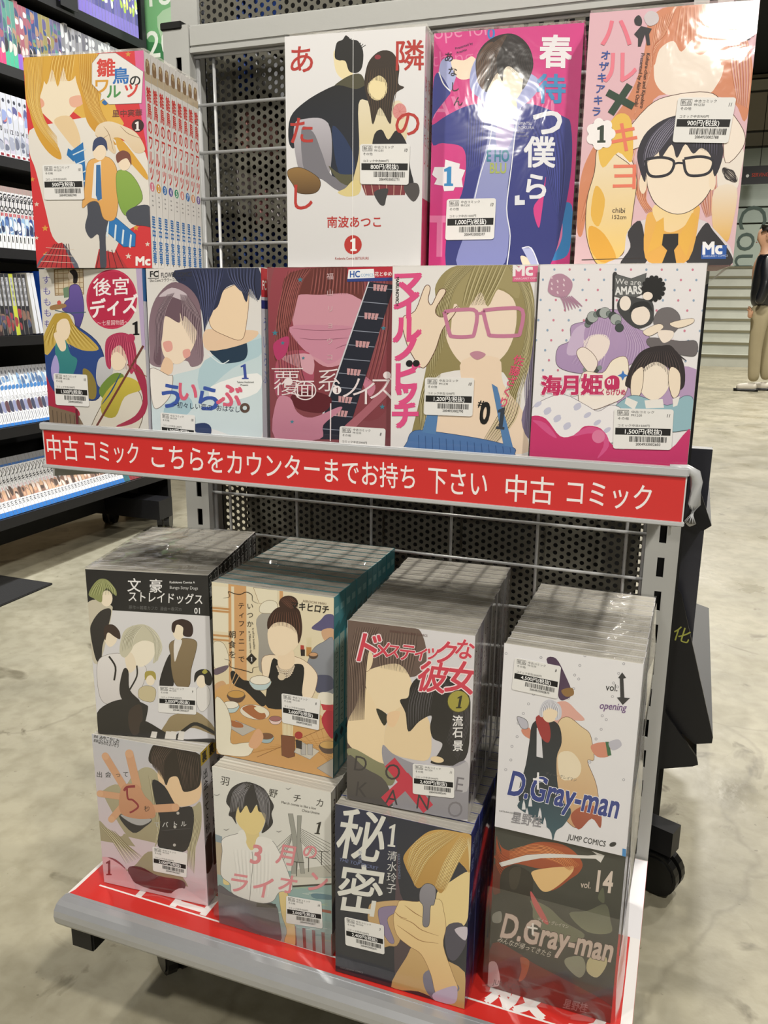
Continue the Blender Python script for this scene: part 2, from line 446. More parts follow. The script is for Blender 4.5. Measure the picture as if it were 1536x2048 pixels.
# bands of panels on the far wall above the steps
def band(z0, z1, col, name='wall_panel', y=15.1, x0=-3, x1=6, m=None):
    return MB().box((x0, y, z0), (x1, y+.08, z1)).build(name, m or mat('panel_'+col, col, .45, noise=.06, nscale=3), wb)
def zb(py): return .8416+(617-py)/103.0      # scale of the far wall
bands = [(547, 472, '#b3c0b4'), (470, 445, '#a5b3aa'), (443, 397, '#bcc8c0'), (395, 348, '#9fa89b'), (345, 323, '#8f897a'),
         (320, 260, '#a19886'), (257, 240, '#a7a594'), (238, 212, '#6a6350'), (209, 199, '#c9c9bd'), (188, 166, '#77766d'),
         (164, 129, '#aeb2a8'), (122, 88, '#8b8f84'), (86, 40, '#4a4634'), (38, 30, '#8e8c80')]
for a, b, c in bands:
    band(max(zb(a), 0)+.01, min(zb(b), 4.58), c)
MB().box((-3, 15.02, zb(548)-.02), (6, 15.1, zb(548)+.03)).build('wall_ledge', mat('ledge_dark', '#5a543c', .6), wb)
A = Art([(0, 0), (100, 0), (0, 100), (100, 100)], 1, 1, clip=False)
A.T('Country', 0, 0, 62, '#4c5f58', ang=90, bold=-.004)
A.T('NEW WORLD', 72, -100, 62, '#4c5f58', ang=90, bold=-.004)
tl = A.build('wall_lettering', M_MATTE, wb, loc=(1.10, 15.09, zb(438)-1.0)); tl.scale = (1, 1, 1)
hs = MB().box((1.05, 14.4, zb(421)+.06), (1.52, 14.44, zb(393)+.06)).build('hanging_sign', M_BLACK)
tag(hs, 'small black hanging sign with red lettering in front of the far pale wall', 'sign')
A = Art([(0, 0), (100, 0), (0, 60), (100, 60)], .47, .29, clip=False); A.C('#d8d8d8', 17, 34, 5); A.T('SERVING', 30, 38, 17, '#b2361f', bold=.01, sx=.8)
A.build('sign_lettering', M_MATTE, hs, loc=(1.05, 14.395, zb(421)+.06))
MB().tube([(1.3, 14.42, zb(393)+.06), (1.3, 14.42, 4.6)], .006, 6).build('hanging_cord', M_BLACK, hs)

# ================================================================== DISPLAY RACK
W = .6087
rack = empty('display_rack', (0, 0, 0), 0, 'grey steel display rack on casters with wire grid and red signs', 'rack')
def post(x0, x1, z0, z1, sx, y0=0.0, y1=.035):
    """upright with a real row of slots through its face"""
    b = MB(); sw = .0036; zs = []; z = z0+.06
    while z < z1-.03: zs.append(z); z += .038
    a, c = sx-sw, sx+sw
    b.box((x0, y0, z0), (a, y0+.002, z1)); b.box((c, y0, z0), (x1, y0+.002, z1))
    prev = z0
    for z in zs:
        b.box((a, y0, prev), (c, y0+.002, z)); prev = z+.022
    b.box((a, y0, prev), (c, y0+.002, z1))
    b.box((x0, y0+.002, z0), (x0+.002, y1, z1)); b.box((x1-.002, y0+.002, z0), (x1, y1, z1)); b.box((x0, y1-.002, z0), (x1, y1, z1))
    o = b.build('upright_post', M_STEEL, rack)
    MB().box((x0+.004, y0+.012, z0), (x1-.004, y0+.014, z1)).build('slot_shade', M_BLACKM, o)  # black sheet added inside, standing in for the shade behind the slots
    return o
ZB, ZT = .16, 1.149
pl = post(.0, .034, ZB, ZT, .020); pr = post(W-.034, W, ZB, ZT, W-.017)
MB().box((-.002, -.002, ZT-.004), (.026, .037, ZT+.004), bev=.001).build('post_cap', M_BLACKM, pl)
MB().box((W-.026, -.002, ZT-.004), (W+.002, .037, ZT+.004), bev=.001).build('post_cap', M_BLACKM, pr)
MB().box((.034, .001, 1.1255), (W-.034, .034, 1.148), bev=.0015).build('top_bar', M_STEEL, rack)
MB().box((.034, .002, 1.120), (W-.034, .012, 1.1252)).build('top_bar_lip', M_STEEL, rack)
zz = 1.1175; k = 0
while zz > .2:
    MB().tube([(.034, .011, zz), (W-.034, .011, zz)], .0019, 8).build('grid_wire', M_WIRE, rack, True); zz -= .0512; k += 1
for x in (.036, .057, .153, .2537, .355, .4565, .5535, .573):
    MB().tube([(x, .015, .2), (x, .015, 1.12)], .0019 if x not in (.036, .573) else .0026, 8).build('grid_wire', M_WIRE, rack, True)
# perforated sheet: a hexagonal ring of quads around every hole
def perforated(name, x0, x1, z0, z1, y, pitch, rad, m, parent):
    x0, x1, z0, z1 = z0, z1, x0, x1
    dz = pitch*math.sqrt(3)/2; v = []; f = []; r = 0; z = z0+dz/2
    H = [(pitch/math.sqrt(3)*math.cos(R(30+60*i)), pitch/math.sqrt(3)*math.sin(R(30+60*i))) for i in range(6)]
    O = []
    for i in range(6):
        a, b = H[i], H[(i+1) % 6]; O += [a, ((a[0]+b[0])/2, (a[1]+b[1])/2)]
    I = [(rad*math.cos(R(30+30*i)), rad*math.sin(R(30+30*i))) for i in range(12)]
    while z < z1:
        x = x0+pitch/2*(1+(r % 2))
        while x < x1:
            n = len(v)
            v += [(x+a, y, z+b) for a, b in O]+[(x+a, y, z+b) for a, b in I]+[(x+a*.97, y+.0012, z+b*.97) for a, b in I]
            for i in range(12):
                j = (i+1) % 12
                f.append((n+i, n+j, n+12+j, n+12+i)); f.append((n+12+i, n+12+j, n+24+j, n+24+i))
            x += pitch
        z += dz; r += 1
    v = [(p[2], p[1], p[0]) for p in v]
    o = mesh_obj(name, v, f, m, parent)
    return o
# shelf: wire deck, front rail, ticket strip
SY, SZ = -.283, .694
deckz = .6978
for i in range(24):
    x = .045+i*.0235
    MB().tube([(x, .0, deckz-.0015), (x, -.272, deckz-.0015)], .0013, 6).build('shelf_wire', M_WIRE, rack, True)
for y in (-.02, -.14, -.262):
    MB().tube([(.04, y, deckz-.0042), (.6, y, deckz-.0042)], .0014, 6).build('shelf_wire', M_WIRE, rack, True)
for x in (.036, .600):
    MB().prism([(0, .65), (0, .6955), (-.27, .6935), (-.272, .680), (-.03, .645)], 'x', x-.001, x+.001).build('shelf_bracket', M_STEEL, rack)
MB().box((.036, -.276, .688), (.606, -.2735, .716), bev=.0008).build('shelf_front_rail', M_PLGREY, rack)
strip = MB().box((.036, -.2815, .6925), (.6085, -.2803, .7300)).build('ticket_strip', mat('strip_back', '#cfd0d2', .4, coat=.5), rack)
MB().box((.034, -.2835, .7262), (.6095, -.2768, .7330), bev=.001).build('strip_top_rail', M_PLGREY, strip)
MB().box((.034, -.2835, .6902), (.6095, -.2795, .6935), bev=.0006).build('strip_bottom_rail', M_PLGREY, strip)
K = 3.657
def sgn(x): return x
A = Art([(84, 868), (1374, 970), (80, 926), (1366, 1047)], .570, .0325, clip=False)
A.bg('#cf2d2c')
lineL = (86, 912); lineR = (1300, 1011)
txt = [('中古', 82, 913, 45), ('コミック', 157, 918, 41), ('こちらをカウンターまでお持ち', 288, 932, 47), ('下さい', 850, 984, 51), ('中古', 1004, 1000, 51), ('コミック', 1126, 1008, 50)]
ends = {0: 148, 1: 270, 2: 828, 3: 972, 4: 1106, 5: 1304}
for i, (t, x, y, s) in enumerate(txt):
    V, _ = glyphs(t, .006); wd = max(v[0] for v in V)
    A.T(t, x, y, s, '#f1ecec', ang=4.6 if i < 2 else 5.0, bold=.006, sx=(ends[i]-x)/(wd*s))
A.build('strip_lettering', M_SIGN, strip, loc=(.0375, -.2817, .6935))
MB().tube([(.596, -.2795, .7325), (.608, -.2790, .7320), (.6135, -.2775, .7285), (.6150, -.2760, .722), (.6150, -.2745, .706), (.6135, -.2740, .692), (.6120, -.2740, .690)], [.002, .003, .0038, .0042, .0045, .0042, .002], 10).build('rail_end', M_PLGREY, rack, True)

# base deck
deck = MB().box((.018, -.2905, .196), (W, -.002, .2165)).build('base_deck', M_STEEL, rack)
MB().box((.018, -.2915, .2166), (W, -.004, .2171)).build('red_sheet', mat('red_sheet', '#d42f28', .35, coat=.6), deck)
A = Art([(0, 0), (590, 0), (0, 287), (590, 287)], .5905, .2872, step=.00001, clip=False)
A.S('#eeeae8', '0,0 590,0 590,4 0,4'); A.S('#eeeae8', '0,0 4,0 4,276 0,287'); A.S('#eeeae8', '580,0 590,0 590,287 580,287'); A.S('#e6e4e8', '500,0 590,0 590,130 520,130')
A.S('#f0ecea', '24,260 578,263.6 578,265.6 24,262')
A.T('中古コミック', 44, 254, 62, '#f0ecea', bold=.03); A.T('販', 458, 258, 58, '#f0ecea', bold=.035); A.T('う', 520, 262, 58, '#f0ecea', bold=.035)
A.build('sheet_print', M_SIGN, deck, loc=(.018, -.2915, .21712), rot=(R(-90), 0, 0))
b = MB(); prof = []
prof = [(a_-.0145, b_) for a_, b_ in [(-.276, .2185), (-.286, .2185), (-.2915, .2165), (-.2955, .2115), (-.2968, .205), (-.2955, .1975), (-.2915, .1915), (-.286, .1885), (-.276, .188)]]
b.prism(prof, 'x', .018, W+.004); b.build('front_bumper', M_ALU, deck)
MB().box((.020, -.2925, .2172), (W+.002, -.2890, .2190)).build('bumper_lip', M_ALU, deck)
for x0, x1 in ((.018, .048), (W-.05, W-.016)):
    MB().box((x0, -.290, .150), (x1, -.02, .1955), bev=.002).build('base_foot', M_BLACK, rack)
MB().box((.03, -.06, .15), (W-.03, -.03, .195)).build('base_beam', M_BLACK, rack)
MB().box((.055, -.25, .165), (W-.053, -.235, .195)).build('base_beam', M_BLACK, rack)
def caster(x, y, rz=0, rad=.030, par=None):
    c = empty('caster', (x, y, FZ if par is None else 0), rz); c.parent = par or rack
    n = 20; wv = MB()
    for sgn_ in (-1, 1):
        pr_ = [(rad*math.cos(2*math.pi*i/n), rad+rad*math.sin(2*math.pi*i/n)) for i in range(n)]
        wv.prism(pr_, 'x', sgn_*.004, sgn_*.016)
        wv.prism([(p[0]*.85, rad+(p[1]-rad)*.85) for p in pr_], 'x', sgn_*.016, sgn_*.018)
    wv.build('wheel', M_RUBBER, c)
    MB().prism([(-.02, rad*2+.004), (.024, rad*2+.004), (.024, .106), (-.02, .106)], 'x', -.014, .014).build('fork', M_BLACK, c)
    return c
caster(.060, -.165, .9); caster(W-.07, -.165, .3); caster(.06, -.045, .2); caster(W-.06, -.045, .9)

# ================================================================== WRAPPED COMIC SETS
def volume(i, t, w, h, cover, spine, root, lean):
    """one paperback: cover wrapped round spine (on its right) with a block of pages inside"""
    th = .00035
    e = MB()
    prof = [(0, 0), (w-.001, 0), (w, .001), (w, t-.001), (w-.001, t), (0, t), (0, t-th), (w-th*2, t-th), (w-th*2, th), (0, th)]
    e.prism(prof, 'z', 0, h)
    v = e.build('comic_volume', cover, root)
    v.location = (0, i*t, 0); v.rotation_euler = (-lean, 0, 0)
    p = MB().box((.0006, th*.6, .0008), (w-th*2, t-th*.6, h-.0002)).build('page_block', M_PAGE, v)
    return v
SETS = {}
def comic_set(name, x, y, z, yawd, lean, w, h, n, t, crop, corners, cover, label, group=None, jit=0.0, root=None, off=(0, 0, 0)):
    r = root or empty(name, (x, y, z), R(yawd), label, 'comics', group)
    cm = mat('cover_'+cover.strip('#'), cover, .45, coat=.8)
    rnd = random.Random(hash_num(label)); vols = []
    for i in range(n):
        v = volume(i, t, w, h, cm, None, r, R(lean)); vols.append(v)
        if i: v.location.x += rnd.uniform(-jit, jit); v.location.z += rnd.uniform(0, jit*.3)
        if root: v.location = Vector(v.location)+Vector(off)
    A = Art(corners, w, h)
    SETS[name] = dict(root=r, A=A, v0=vols[0], vols=vols, w=w, h=h, n=n, t=t, corners=corners, lean=lean)
    return A
def finish(name, *labels, m=None):
    s = SETS[name]
    s['A'].build('cover_print', m or M_PRINT, s['v0'], loc=(0, -.00005, 0))
    for quad, price, num, hand in labels:
        sticker(s['corners'], s['w'], s['h'], quad, price, num, hand, s['v0'], -s['A'].z-.0003)
def film(name, over=.004, seed=1, base=(0, 0, 0), amp=1.0):
    """clear wrap: a crinkled sheet bridging the tops of the volumes, folded down over the edges, with its welded seam"""
    s = SETS[name]; w, h, d = s['w'], s['h'], s['n']*s['t']; rnd = random.Random(seed); N, Mq = 26, 30
    tl = math.tan(R(s['lean']))*h
    ph = [rnd.uniform(0, 6) for _ in range(8)]
    v = []; f = []
    for j in range(Mq+1):
        for i in range(N+1):
            u, q = i/N, j/Mq
            x = u*w; y = -over*.15+q*(d+over*.3)
            e = min(u, 1-u, q, 1-q); zz = .0016*amp+amp*min(e*6, 1)*(.0012*math.sin(9*u+6*q+ph[0])+.0010*math.sin(25*u-17*q+ph[1])*math.sin(11*q+ph[2])+.0012*abs(math.sin(6*(u-q)+ph[3]))**6)
            if i in (0, N): x += (-.0008 if i == 0 else .0008)
            v.append((x+base[0], y+tl+base[1], h+max(zz, .0009*amp)+base[2]))
    for j in range(Mq):
        for i in range(N):
            a = j*(N+1)+i; f.append((a, a+1, a+N+2, a+N+1))
    o = mesh_obj('shrink_wrap', v, f, M_FILM, s['root'], True)
    # welded seam standing a little proud across the top
    sm = []; sf = []
    for i in range(31):
        u = i/30; q = .35+.25*u
        x, y = u*w, q*d+tl; zt = h+.002*amp+.0035*amp*math.sin(math.pi*u)*(1+.3*math.sin(40*u+ph[4]))
        sm += [(x+base[0], y+base[1], h+.0005+base[2]), (x+base[0], y+.003*math.sin(9*u+ph[5])+base[1], zt+base[2])]
        if i: sf.append((2*i-2, 2*i, 2*i+1, 2*i-1))
    mesh_obj('wrap_seam', sm, sf, M_FILM, o, True)
    return o
def spine_prints(name, fn, idx=None):
    """fn(art, i) draws on a 100 x 1000 sheet that is the spine seen from the right"""
    s = SETS[name]
    for i in (idx if idx is not None else range(s['n'])):
        t, h = s['t'], s['h']
        A = Art([(0, 0), (100, 0), (0, 1000), (100, 1000)], t-.0006, h)
        fn(A, i)
        A.build('spine_print', M_PRINT, s['vols'][i], loc=(s['w']+.00004, .0003, 0), rot=(0, 0, R(90)))
SW, SH_ = .113, .174
BW, BH = .128, .182
SKIN = '#efdcc2'
# ---- upper row, 1: set of nine volumes, red cover with a blond figure
A = comic_set('comic_set', .0414, -.2752, .8725, 8.2, 2.2, SW, SH_, 9, .0117, 'A', [(178, 378), (1050, 362), (262, 1930), (1108, 1952)], '#e9e6e4',
    'wrapped red comic set with blond hair and nine white spines showing', 'wrapped comic sets on the wire shelf')
A.bg('#d8393c', '#cf3338')
A.S('#d9659a', '985,355 1060,355 1080,1100 1010,700')
for x, y, r, c in ((940, 385, 22, '#cf9a3e'), (265, 1455, 20, '#d9c6b6'), (325, 1635, 26, '#d99f45'), (262, 1705, 17, '#ddd0c4'), (330, 1830, 24, '#d99f45'), (935, 1860, 24, '#ddd0c4'), (990, 1650, 26, '#cf9a3e'), (1075, 1775, 20, '#ddd0c4'), (235, 1270, 20, '#d99f45'), (600, 1700, 20, '#d99f45'), (860, 1680, 18, '#d99f45')): A.star(c, x, y, r)
A.P('#d9a93f', '205,370 430,350 760,380 800,600 860,800 900,900 700,900 560,800 420,700 330,760 300,900 250,820 200,700 190,500', '#e0b453')
A.P('#e7e2da', '220,910 420,860 640,830 700,850 780,960 1060,1100 1100,1400 1100,1560 900,1700 760,1960 560,1960 470,1800 380,1700 330,1500 260,1200 220,1080', '#d9d4cc')
A.P('#f0e2c8', '275,480 420,420 600,470 640,620 560,760 480,850 440,900 380,850 300,760 260,620')
A.P('#e6cba0', '400,840 520,820 590,980 560,1060 470,960')
A.P('#e9a98f', '250,690 310,680 330,730 280,760 245,740'); A.P('#e9b39a', '520,680 600,670 610,730 550,755 515,730')
A.P('#d9a93f', '190,380 330,370 330,560 290,720 330,900 420,1020 450,1130 360,1080 270,940 220,760 195,560', '#d29c35')
A.P('#d9a93f', '330,360 560,360 560,520 500,560 470,460 430,600 390,470 350,580 320,500', '#d8a640')
A.P('#dba93f', '560,370 720,370 700,560 690,760 780,930 850,1040 720,960 640,860 600,680 560,540', '#cc9433')
A.HR('#b9822a #efcd74 #c48f30 #f3d98a', 9, '215,390 200,560 225,760 300,920 430,1080', '330,370 320,520 300,700 340,850 420,960', 12)
A.HR('#b9822a #f0d07c #c48f30', 9, '400,370 380,430 360,560', '560,365 550,430 530,560', 10)
A.HR('#b9822a #f0d07c #c48f30', 9, '580,370 600,600 680,820 860,1020', '740,380 720,600 760,820 960,1110', 14)
A.P('#d9a540', '850,1000 900,1010 1060,1230 1070,1300 960,1180 870,1080')
A.P('#e7d7bd', '720,890 800,865 900,900 1000,960 1060,1080 990,1100 900,1000 830,990 850,1080 830,1100 770,1040 700,960', '#dfc7a4')
for q in ('700,960 740,990 800,960', '760,900 800,960 830,1080', '880,900 940,960 1040,1000'): A.L('#8a6a48', 4, q)
A.S('#1f6fae', '500,1050 560,1090 540,1150 490,1100'); A.S('#2673b4', '510,1080 610,1010 640,1370 600,1400 560,1170')
for y in (1100, 1180, 1260, 1330): A.L('#cfe0ea', 9, [(535, y), (630, y-40)], taper=False)
A.P('#5d6270', '260,1930 300,1850 440,1750 520,1840 560,1960 300,1975')
A.S('#b53538', '265,1950 380,1760 450,1745 540,1960'); A.S('#b53538', '690,1960 720,1800 860,1840 930,1950')
for a in range(7): A.L('#4a2024', 5, [(290+a*38, 1955), (395+a*17, 1755)], taper=False)
for a in range(4): A.L('#e8d8c8', 3, [(270+a*20, 1930-a*50), (540, 1950-a*50)], taper=False)
for a in range(5): A.L('#4a2024', 5, [(700+a*50, 1950), (730+a*28, 1810)], taper=False)
# small figures, plain
A.S('#2a76b8', '700,1560 800,1530 990,1700 985,1790 900,1790 720,1620', line='#244866')
for k in range(5): A.S('#d7e4ec', [(730+k*55, 1545+k*38), (742+k*55, 1552+k*38), (732+k*55, 1690+k*28), (720+k*55, 1680+k*28)])
A.P('#474a55', '650,1440 800,1430 800,1560 770,1700 775,1930 730,1940 720,1700 660,1720 620,1640 640,1540')
A.P('#e5b064', '640,1170 700,1130 800,1130 860,1250 850,1560 760,1580 720,1460 660,1450 600,1490 620,1330', '#dca35a', line='#8d6a3c', lw=3)
A.S('#e7e6e6', '690,1170 740,1150 740,1440 670,1420'); A.S('#3a6fa4', '705,1180 735,1180 745,1430 715,1445 700,1400')
A.C('#efdcc2', 730, 1085, 48, 62); A.P('#3c4668', '680,1080 690,1000 740,975 780,1010 785,1080 760,1040 720,1040')
A.P('#8dae4e', '860,1230 940,1240 1010,1330 1040,1440 980,1500 920,1560 870,1480 850,1340', '#7fa246', line='#5b7335', lw=3)
A.P('#474a55', '920,1540 1000,1490 1100,1500 1110,1640 1060,1640 960,1620')
A.C('#efdcc2', 910, 1170, 45, 58); A.P('#7b4a3e', '860,1170 850,1110 900,1080 950,1110 960,1190 930,1140 890,1150')
A.S('#e9e6e3', '735,372 850,372 1048,515 1035,742 800,742 762,700 735,715 745,665 678,590 680,440', line='#8a7a78', lw=3)
A.T('雛', 712, 530, 140, '#d4473f', bold=.03); A.T('鳥', 825, 585, 125, '#2f72bb', bold=.03); A.T('の', 945, 610, 90, '#222', bold=.02)
A.T('ワ', 690, 650, 120, '#d79c35', bold=.03); A.T('ル', 780, 690, 110, '#4d9152', bold=.03); A.T('ツ', 905, 690, 115, '#d4473f', bold=.03)
A.T('里中実華', 822, 830, 55, '#7a4440', bold=.01); A.P('#356fae', '750,725 770,710 790,735 770,745')
A.C('#3a1f20', 1008, 903, 44, 46); A.T('1', 985, 938, 90, '#f2ecea', bold=.03)
A.T('Mc', 985, 1930, 92, '#f2ecea', bold=.05)
finish('comic_set', ([(312, 1168), (605, 1170), (325, 1425), (620, 1432)], '500', '2004933002740', '10'))
NC = ['#e07d97', '#e2a23a', '#2f72bb', '#5a55a8', '#3f9b74', '#dd8d84', '#2f72bb', '#dd9a6c', '#7d68ad']
def sp(A, i):
    A.bg('#ebe8e6'); A.S('#c9b79b', '0,90 100,90 100,130 0,130'); A.P('#8f7152', '25,35 75,35 80,90 20,90'); A.star('#c6ae86', 50, 45, 26)
    A.VT('雛鳥のワルツ', 50, 215, 74, '#d2352f', dy=72, bold=.03)
    A.C(NC[i], 50, 610, 38, 22); A.T(str(i+1), 50, 625, 42, '#fff', anchor='m', bold=.02, sx=1.2)
    for y in (650, 672, 694): A.S('#a5a2a2', [(38, y), (62, y), (62, y+7), (38, y+7)])
    A.VT('里中実華', 50, 800, 62, '#2570b8', dy=58, bold=.03); A.C('#222', 50, 978, 8, 5)
spine_prints('comic_set', sp)
film('comic_set', seed=3)

# ---- upper row, 2: pale cover with two seated figures
A = comic_set('comic_set.001', .2805, -.2487, .8725, 6.0, .7, SW, SH_, 8, .0117, 'C', [(682, 215), (1500, 172), (700, 1590), (1487, 1592)], '#e4e3e4',
    'wrapped pale comic set with large red characters and two seated figures', 'wrapped comic sets on the wire shelf')
A.bg('#e9e8ea', '#d6d5d6')
A.P('#eedfb2', '975,300 1060,290 1100,360 1080,440 1050,480 1020,470 985,430 970,360')
A.P('#1a1916', '975,340 985,260 1020,240 1040,215 1070,240 1110,250 1140,310 1135,400 1105,435 1060,425 1040,370 1020,360 1000,360')
for k in range(12): A.L('#1a1916', 14, [(1010+k*11, 290), (1000+k*14, 225+abs(k-4)*7)])
A.P('#4d4a34', '970,510 1060,450 1130,445 1150,520 1080,540 1000,540')
A.P('#121316', '920,530 1000,505 1100,530 1170,510 1180,620 1130,700 1100,1040 960,1040 950,760 880,700 780,720 740,870 705,830 715,690 800,600', '#1a2233')
A.P('#1d3157', '960,760 1010,780 1080,900 1090,1020 1000,1020')
A.P('#bdb9c2', '740,730 800,700 900,700 950,760 960,900 940,1040 880,1050 780,1030 740,880', '#8d8990')
A.P('#77757d', '780,760 850,780 900,900 960,1040 1100,1080 1100,1125 1000,1130 900,1060 800,1020')
A.P('#55533a', '940,980 1010,1030 1120,1040 1120,1110 1010,1080')
A.P('#96733f', '705,1000 780,990 880,1050 890,1110 850,1145 760,1140 730,1090 700,1040', '#5e4424', line='#40301c')
A.P('#e7dcc0', '1115,620 1170,600 1260,640 1350,600 1400,700 1380,860 1240,900 1130,1090 1085,1080 1120,900', '#d6c48f')
A.P('#dccb8e', '1085,1070 1130,1080 1120,1150 1050,1165 995,1140 1040,1115')
A.P('#33261a', '1155,430 1180,360 1240,310 1310,320 1350,400 1345,500 1380,525 1330,560 1310,640 1300,740 1240,640 1200,740 1180,640 1150,520')
A.C('#f0dfae', 1225, 525, 58, 74); A.P('#33261a', '1165,500 1180,430 1240,400 1290,430 1290,500 1250,450 1200,470')
A.HR('#5c4630 #241a12', 7, '1170,420 1160,520 1190,680', '1330,400 1340,520 1310,700', 10)
A.P('#f0dfae', '1180,500 1200,480 1250,490 1270,500 1272,550 1240,592 1210,585 1180,550'); A.C('#8e2d36', 1225, 345, 18, 14)
A.P('#1c1a1d', '1200,830 1250,770 1290,830 1340,775 1400,860 1420,1000 1440,1100 1380,1120 1200,1120')
A.S('#7c3036', '1135,1095 1400,1095 1390,1160 1160,1160')
for k in range(6): A.L('#d9b9a4', 3, [(1150+k*44, 1095), (1165+k*40, 1160)], taper=False)
A.P('#3b3a3c', '1210,1140 1290,1120 1280,1180 1270,1220 1240,1210'); A.P('#4a4544', '1390,1100 1460,1090 1475,1150 1440,1200 1390,1140')
A.C('#d98f8c', 1355, 665, 40, 48)
for k in range(9): A.L('#c9716f', 5, [(1355, 665), (1355+36*math.cos(k*.7), 665+42*math.sin(k*.7))])
for t, x, y in (('あ', 700, 415), ('た', 700, 835), ('し', 700, 1230)): A.T(t, x, y, 176, '#b9332b', bold=.012, sx=.92)
A.T('隣', 1318, 410, 190, '#b9332b', bold=.012, sx=.95); A.T('の', 1318, 800, 176, '#b9332b', bold=.012, sx=.95)
A.T('南波あつこ', 930, 1345, 72, '#b93430', bold=.02, sx=.92)
A.C('#b9302b', 1087, 1455, 52, 58); A.T('1', 1087, 1490, 100, '#eee', anchor='m', bold=.04)
A.T('Kodansha Comics BETSUFURE', 980, 1545, 22, '#a84a46', bold=.01, sx=.72)
A.L('#f4f4f4', 3, '1082,210 1084,1590', taper=False)
finish('comic_set.001', ([(1125, 855), (1418, 857), (1128, 1092), (1412, 1100)], '800', '2004933002771', '10'))
spine_prints('comic_set.001', lambda A, i: (A.bg('#e2e0e0'), A.S('#c83a62', '0,700 100,700 100,1000 0,1000'), A.VT('隣のあたし', 50, 250, 70, '#b9332b', dy=75)))
film('comic_set.001', seed=5)

# ---- upper row, 3: magenta cover, navy jacket
A = comic_set('comic_set.002', .3940, -.2196, .8725, 6.0, 1.1, SW, SH_, 8, .0117, 'D', [(75, 238), (1195, 150), (62, 1938), (1118, 1930)], '#c9367f',
    'wrapped magenta comic set with a figure in an open navy jacket', 'wrapped comic sets on the wire shelf')
A.bg('#d43c88', '#cf2f80')
A.T('ope for', 70, 280, 160, '#e58db4', ang=-5, bold=-.005, sx=.9); A.T('thing', 60, 480, 160, '#e06ea2', ang=-5, bold=-.01)
A.T('AWATSU', 60, 850, 230, '#e17aab', bold=.01, sx=.98); A.T('T    CU', 40, 1850, 420, '#e17aab', bold=.02, sx=.8)
A.P('#2a7fc0', '950,1860 1010,1820 1060,1700 1060,1480 1130,1480 1130,1700 1100,1840 1000,1880'); A.T('0', 470, 275, 120, '#3a7fc4', bold=.02)
A.P('#a9b1de', '130,440 200,410 250,500 230,590 200,650 120,560'); A.P('#f0ddc6', '205,430 300,430 360,400 400,450 380,540 300,570 240,540')
A.P('#343d8f', '110,520 200,650 180,700 90,820 70,900 180,830 330,760 480,740 800,740 1050,830 1110,900 1120,1200 1070,1550 1000,1850 880,1935 280,1935 190,1900 210,1600 300,1400 330,1200 300,1060 150,1030 70,1020 70,640', '#2b3176')
A.P('#a3abd8', '400,400 450,380 800,520 865,600 830,680 720,780 560,900 470,740 360,650 350,520', '#8f97cf')
A.P('#9aa0cc', '520,880 730,820 690,1000 640,1400 660,1700 600,1935 280,1930 340,1650 420,1300 480,1050', '#8288c4')
A.P('#b9aed8', '560,900 680,880 650,1050 560,1050')
A.P('#f4e6d2', '430,480 600,430 760,470 770,560 720,680 640,760 560,740 480,650 440,570')
A.P('#f1ddc2', '560,700 680,700 700,800 620,900 560,820')
A.P('#1f1713', '400,560 390,420 450,310 560,245 680,240 780,320 820,450 790,560 740,640 745,540 710,520 640,470 600,500 590,580 550,520 490,620 470,660 430,600')
A.P('#5b3e2a', '400,560 400,420 460,320 520,300 500,420 460,560 450,640 420,610')
A.HR('#4a3526 #0f0c0c #6d4e36', 9, '600,245 480,330 410,440 420,620', '620,245 560,360 540,440 560,560', 12)
A.HR('#3b3130 #0f0c0c', 9, '620,245 620,350 640,420 620,480', '640,245 760,330 810,440 770,600', 12)
A.L('#e9ecf6', 8, '730,770 700,900 670,1200 640,1500 670,1700 650,1920', taper=False); A.L('#e9ecf6', 7, '520,880 500,1050 440,1250 400,1430', taper=False)
A.L('#f3f3f6', 9, '115,515 150,600 205,655', taper=False)
A.HR('#222a68 #4650a6', 12, '330,800 330,1000 330,1200', '480,780 460,1000 440,1200', 6)
A.HR('#222a68 #4650a6', 12, '800,900 900,1100 1000,1500', '1050,900 1080,1200 1040,1600', 7)
A.P('#d43c88', '930,1270 900,1400 840,1500 880,1640 900,1560'); A.P('#f0ddc6', '750,1850 800,1860 840,1930 780,1930')
A.S('#b7bce6', '760,1790 830,1790 890,1930 840,1930'); A.L('#eef', 9, '760,1790 830,1790 890,1920', taper=False)
A.T('E HO', 480, 1160, 120, '#2f7f96', bold=.03, sx=.62); A.T('BLU', 505, 1245, 105, '#a6b25c', bold=.03, sx=.7)
A.T('HARUMATSU', 660, 893, 30, '#ccd', sx=.9); A.T('BOKURA', 715, 925, 30, '#ccd'); A.T('we have to', 700, 955, 20, '#99a'); A.T('umeeting', 720, 980, 20, '#99a')
A.T('春', 860, 455, 250, '#ebe7ec', bold=.035); A.T('待', 845, 715, 225, '#3c8ac0', bold=.03); A.T('つ', 810, 960, 250, '#e6e7ee', bold=.03); A.T('僕', 760, 1180, 240, '#e6e7ee', bold=.025); A.T('ら', 750, 1420, 210, '#e6e7ee', bold=.03)
for t, x, y in (('あ', 150, 435), ('な', 180, 540), ('し', 198, 650), ('ん', 225, 755)): A.T(t, x, y, 75, '#1c1520', bold=.01)
A.T('Presented by', 236, 355, 26, '#33204a', ang=-18); A.T('Anashin', 245, 385, 26, '#33204a', ang=-18)
A.S('#ebe6ec', '95,1205 170,1205 175,1150 285,1180 280,1215 325,1225 300,1290 310,1350 250,1350 240,1375 170,1380 160,1340 95,1330 115,1290 78,1260')
A.T('1', 160, 1338, 190, '#2f86c0', bold=.03)
A.S('#dfe2ea', '700,1410 735,1405 735,1440 775,1440 775,1475 700,1478')
A.star('#fff', 485, 568, 9, 4)
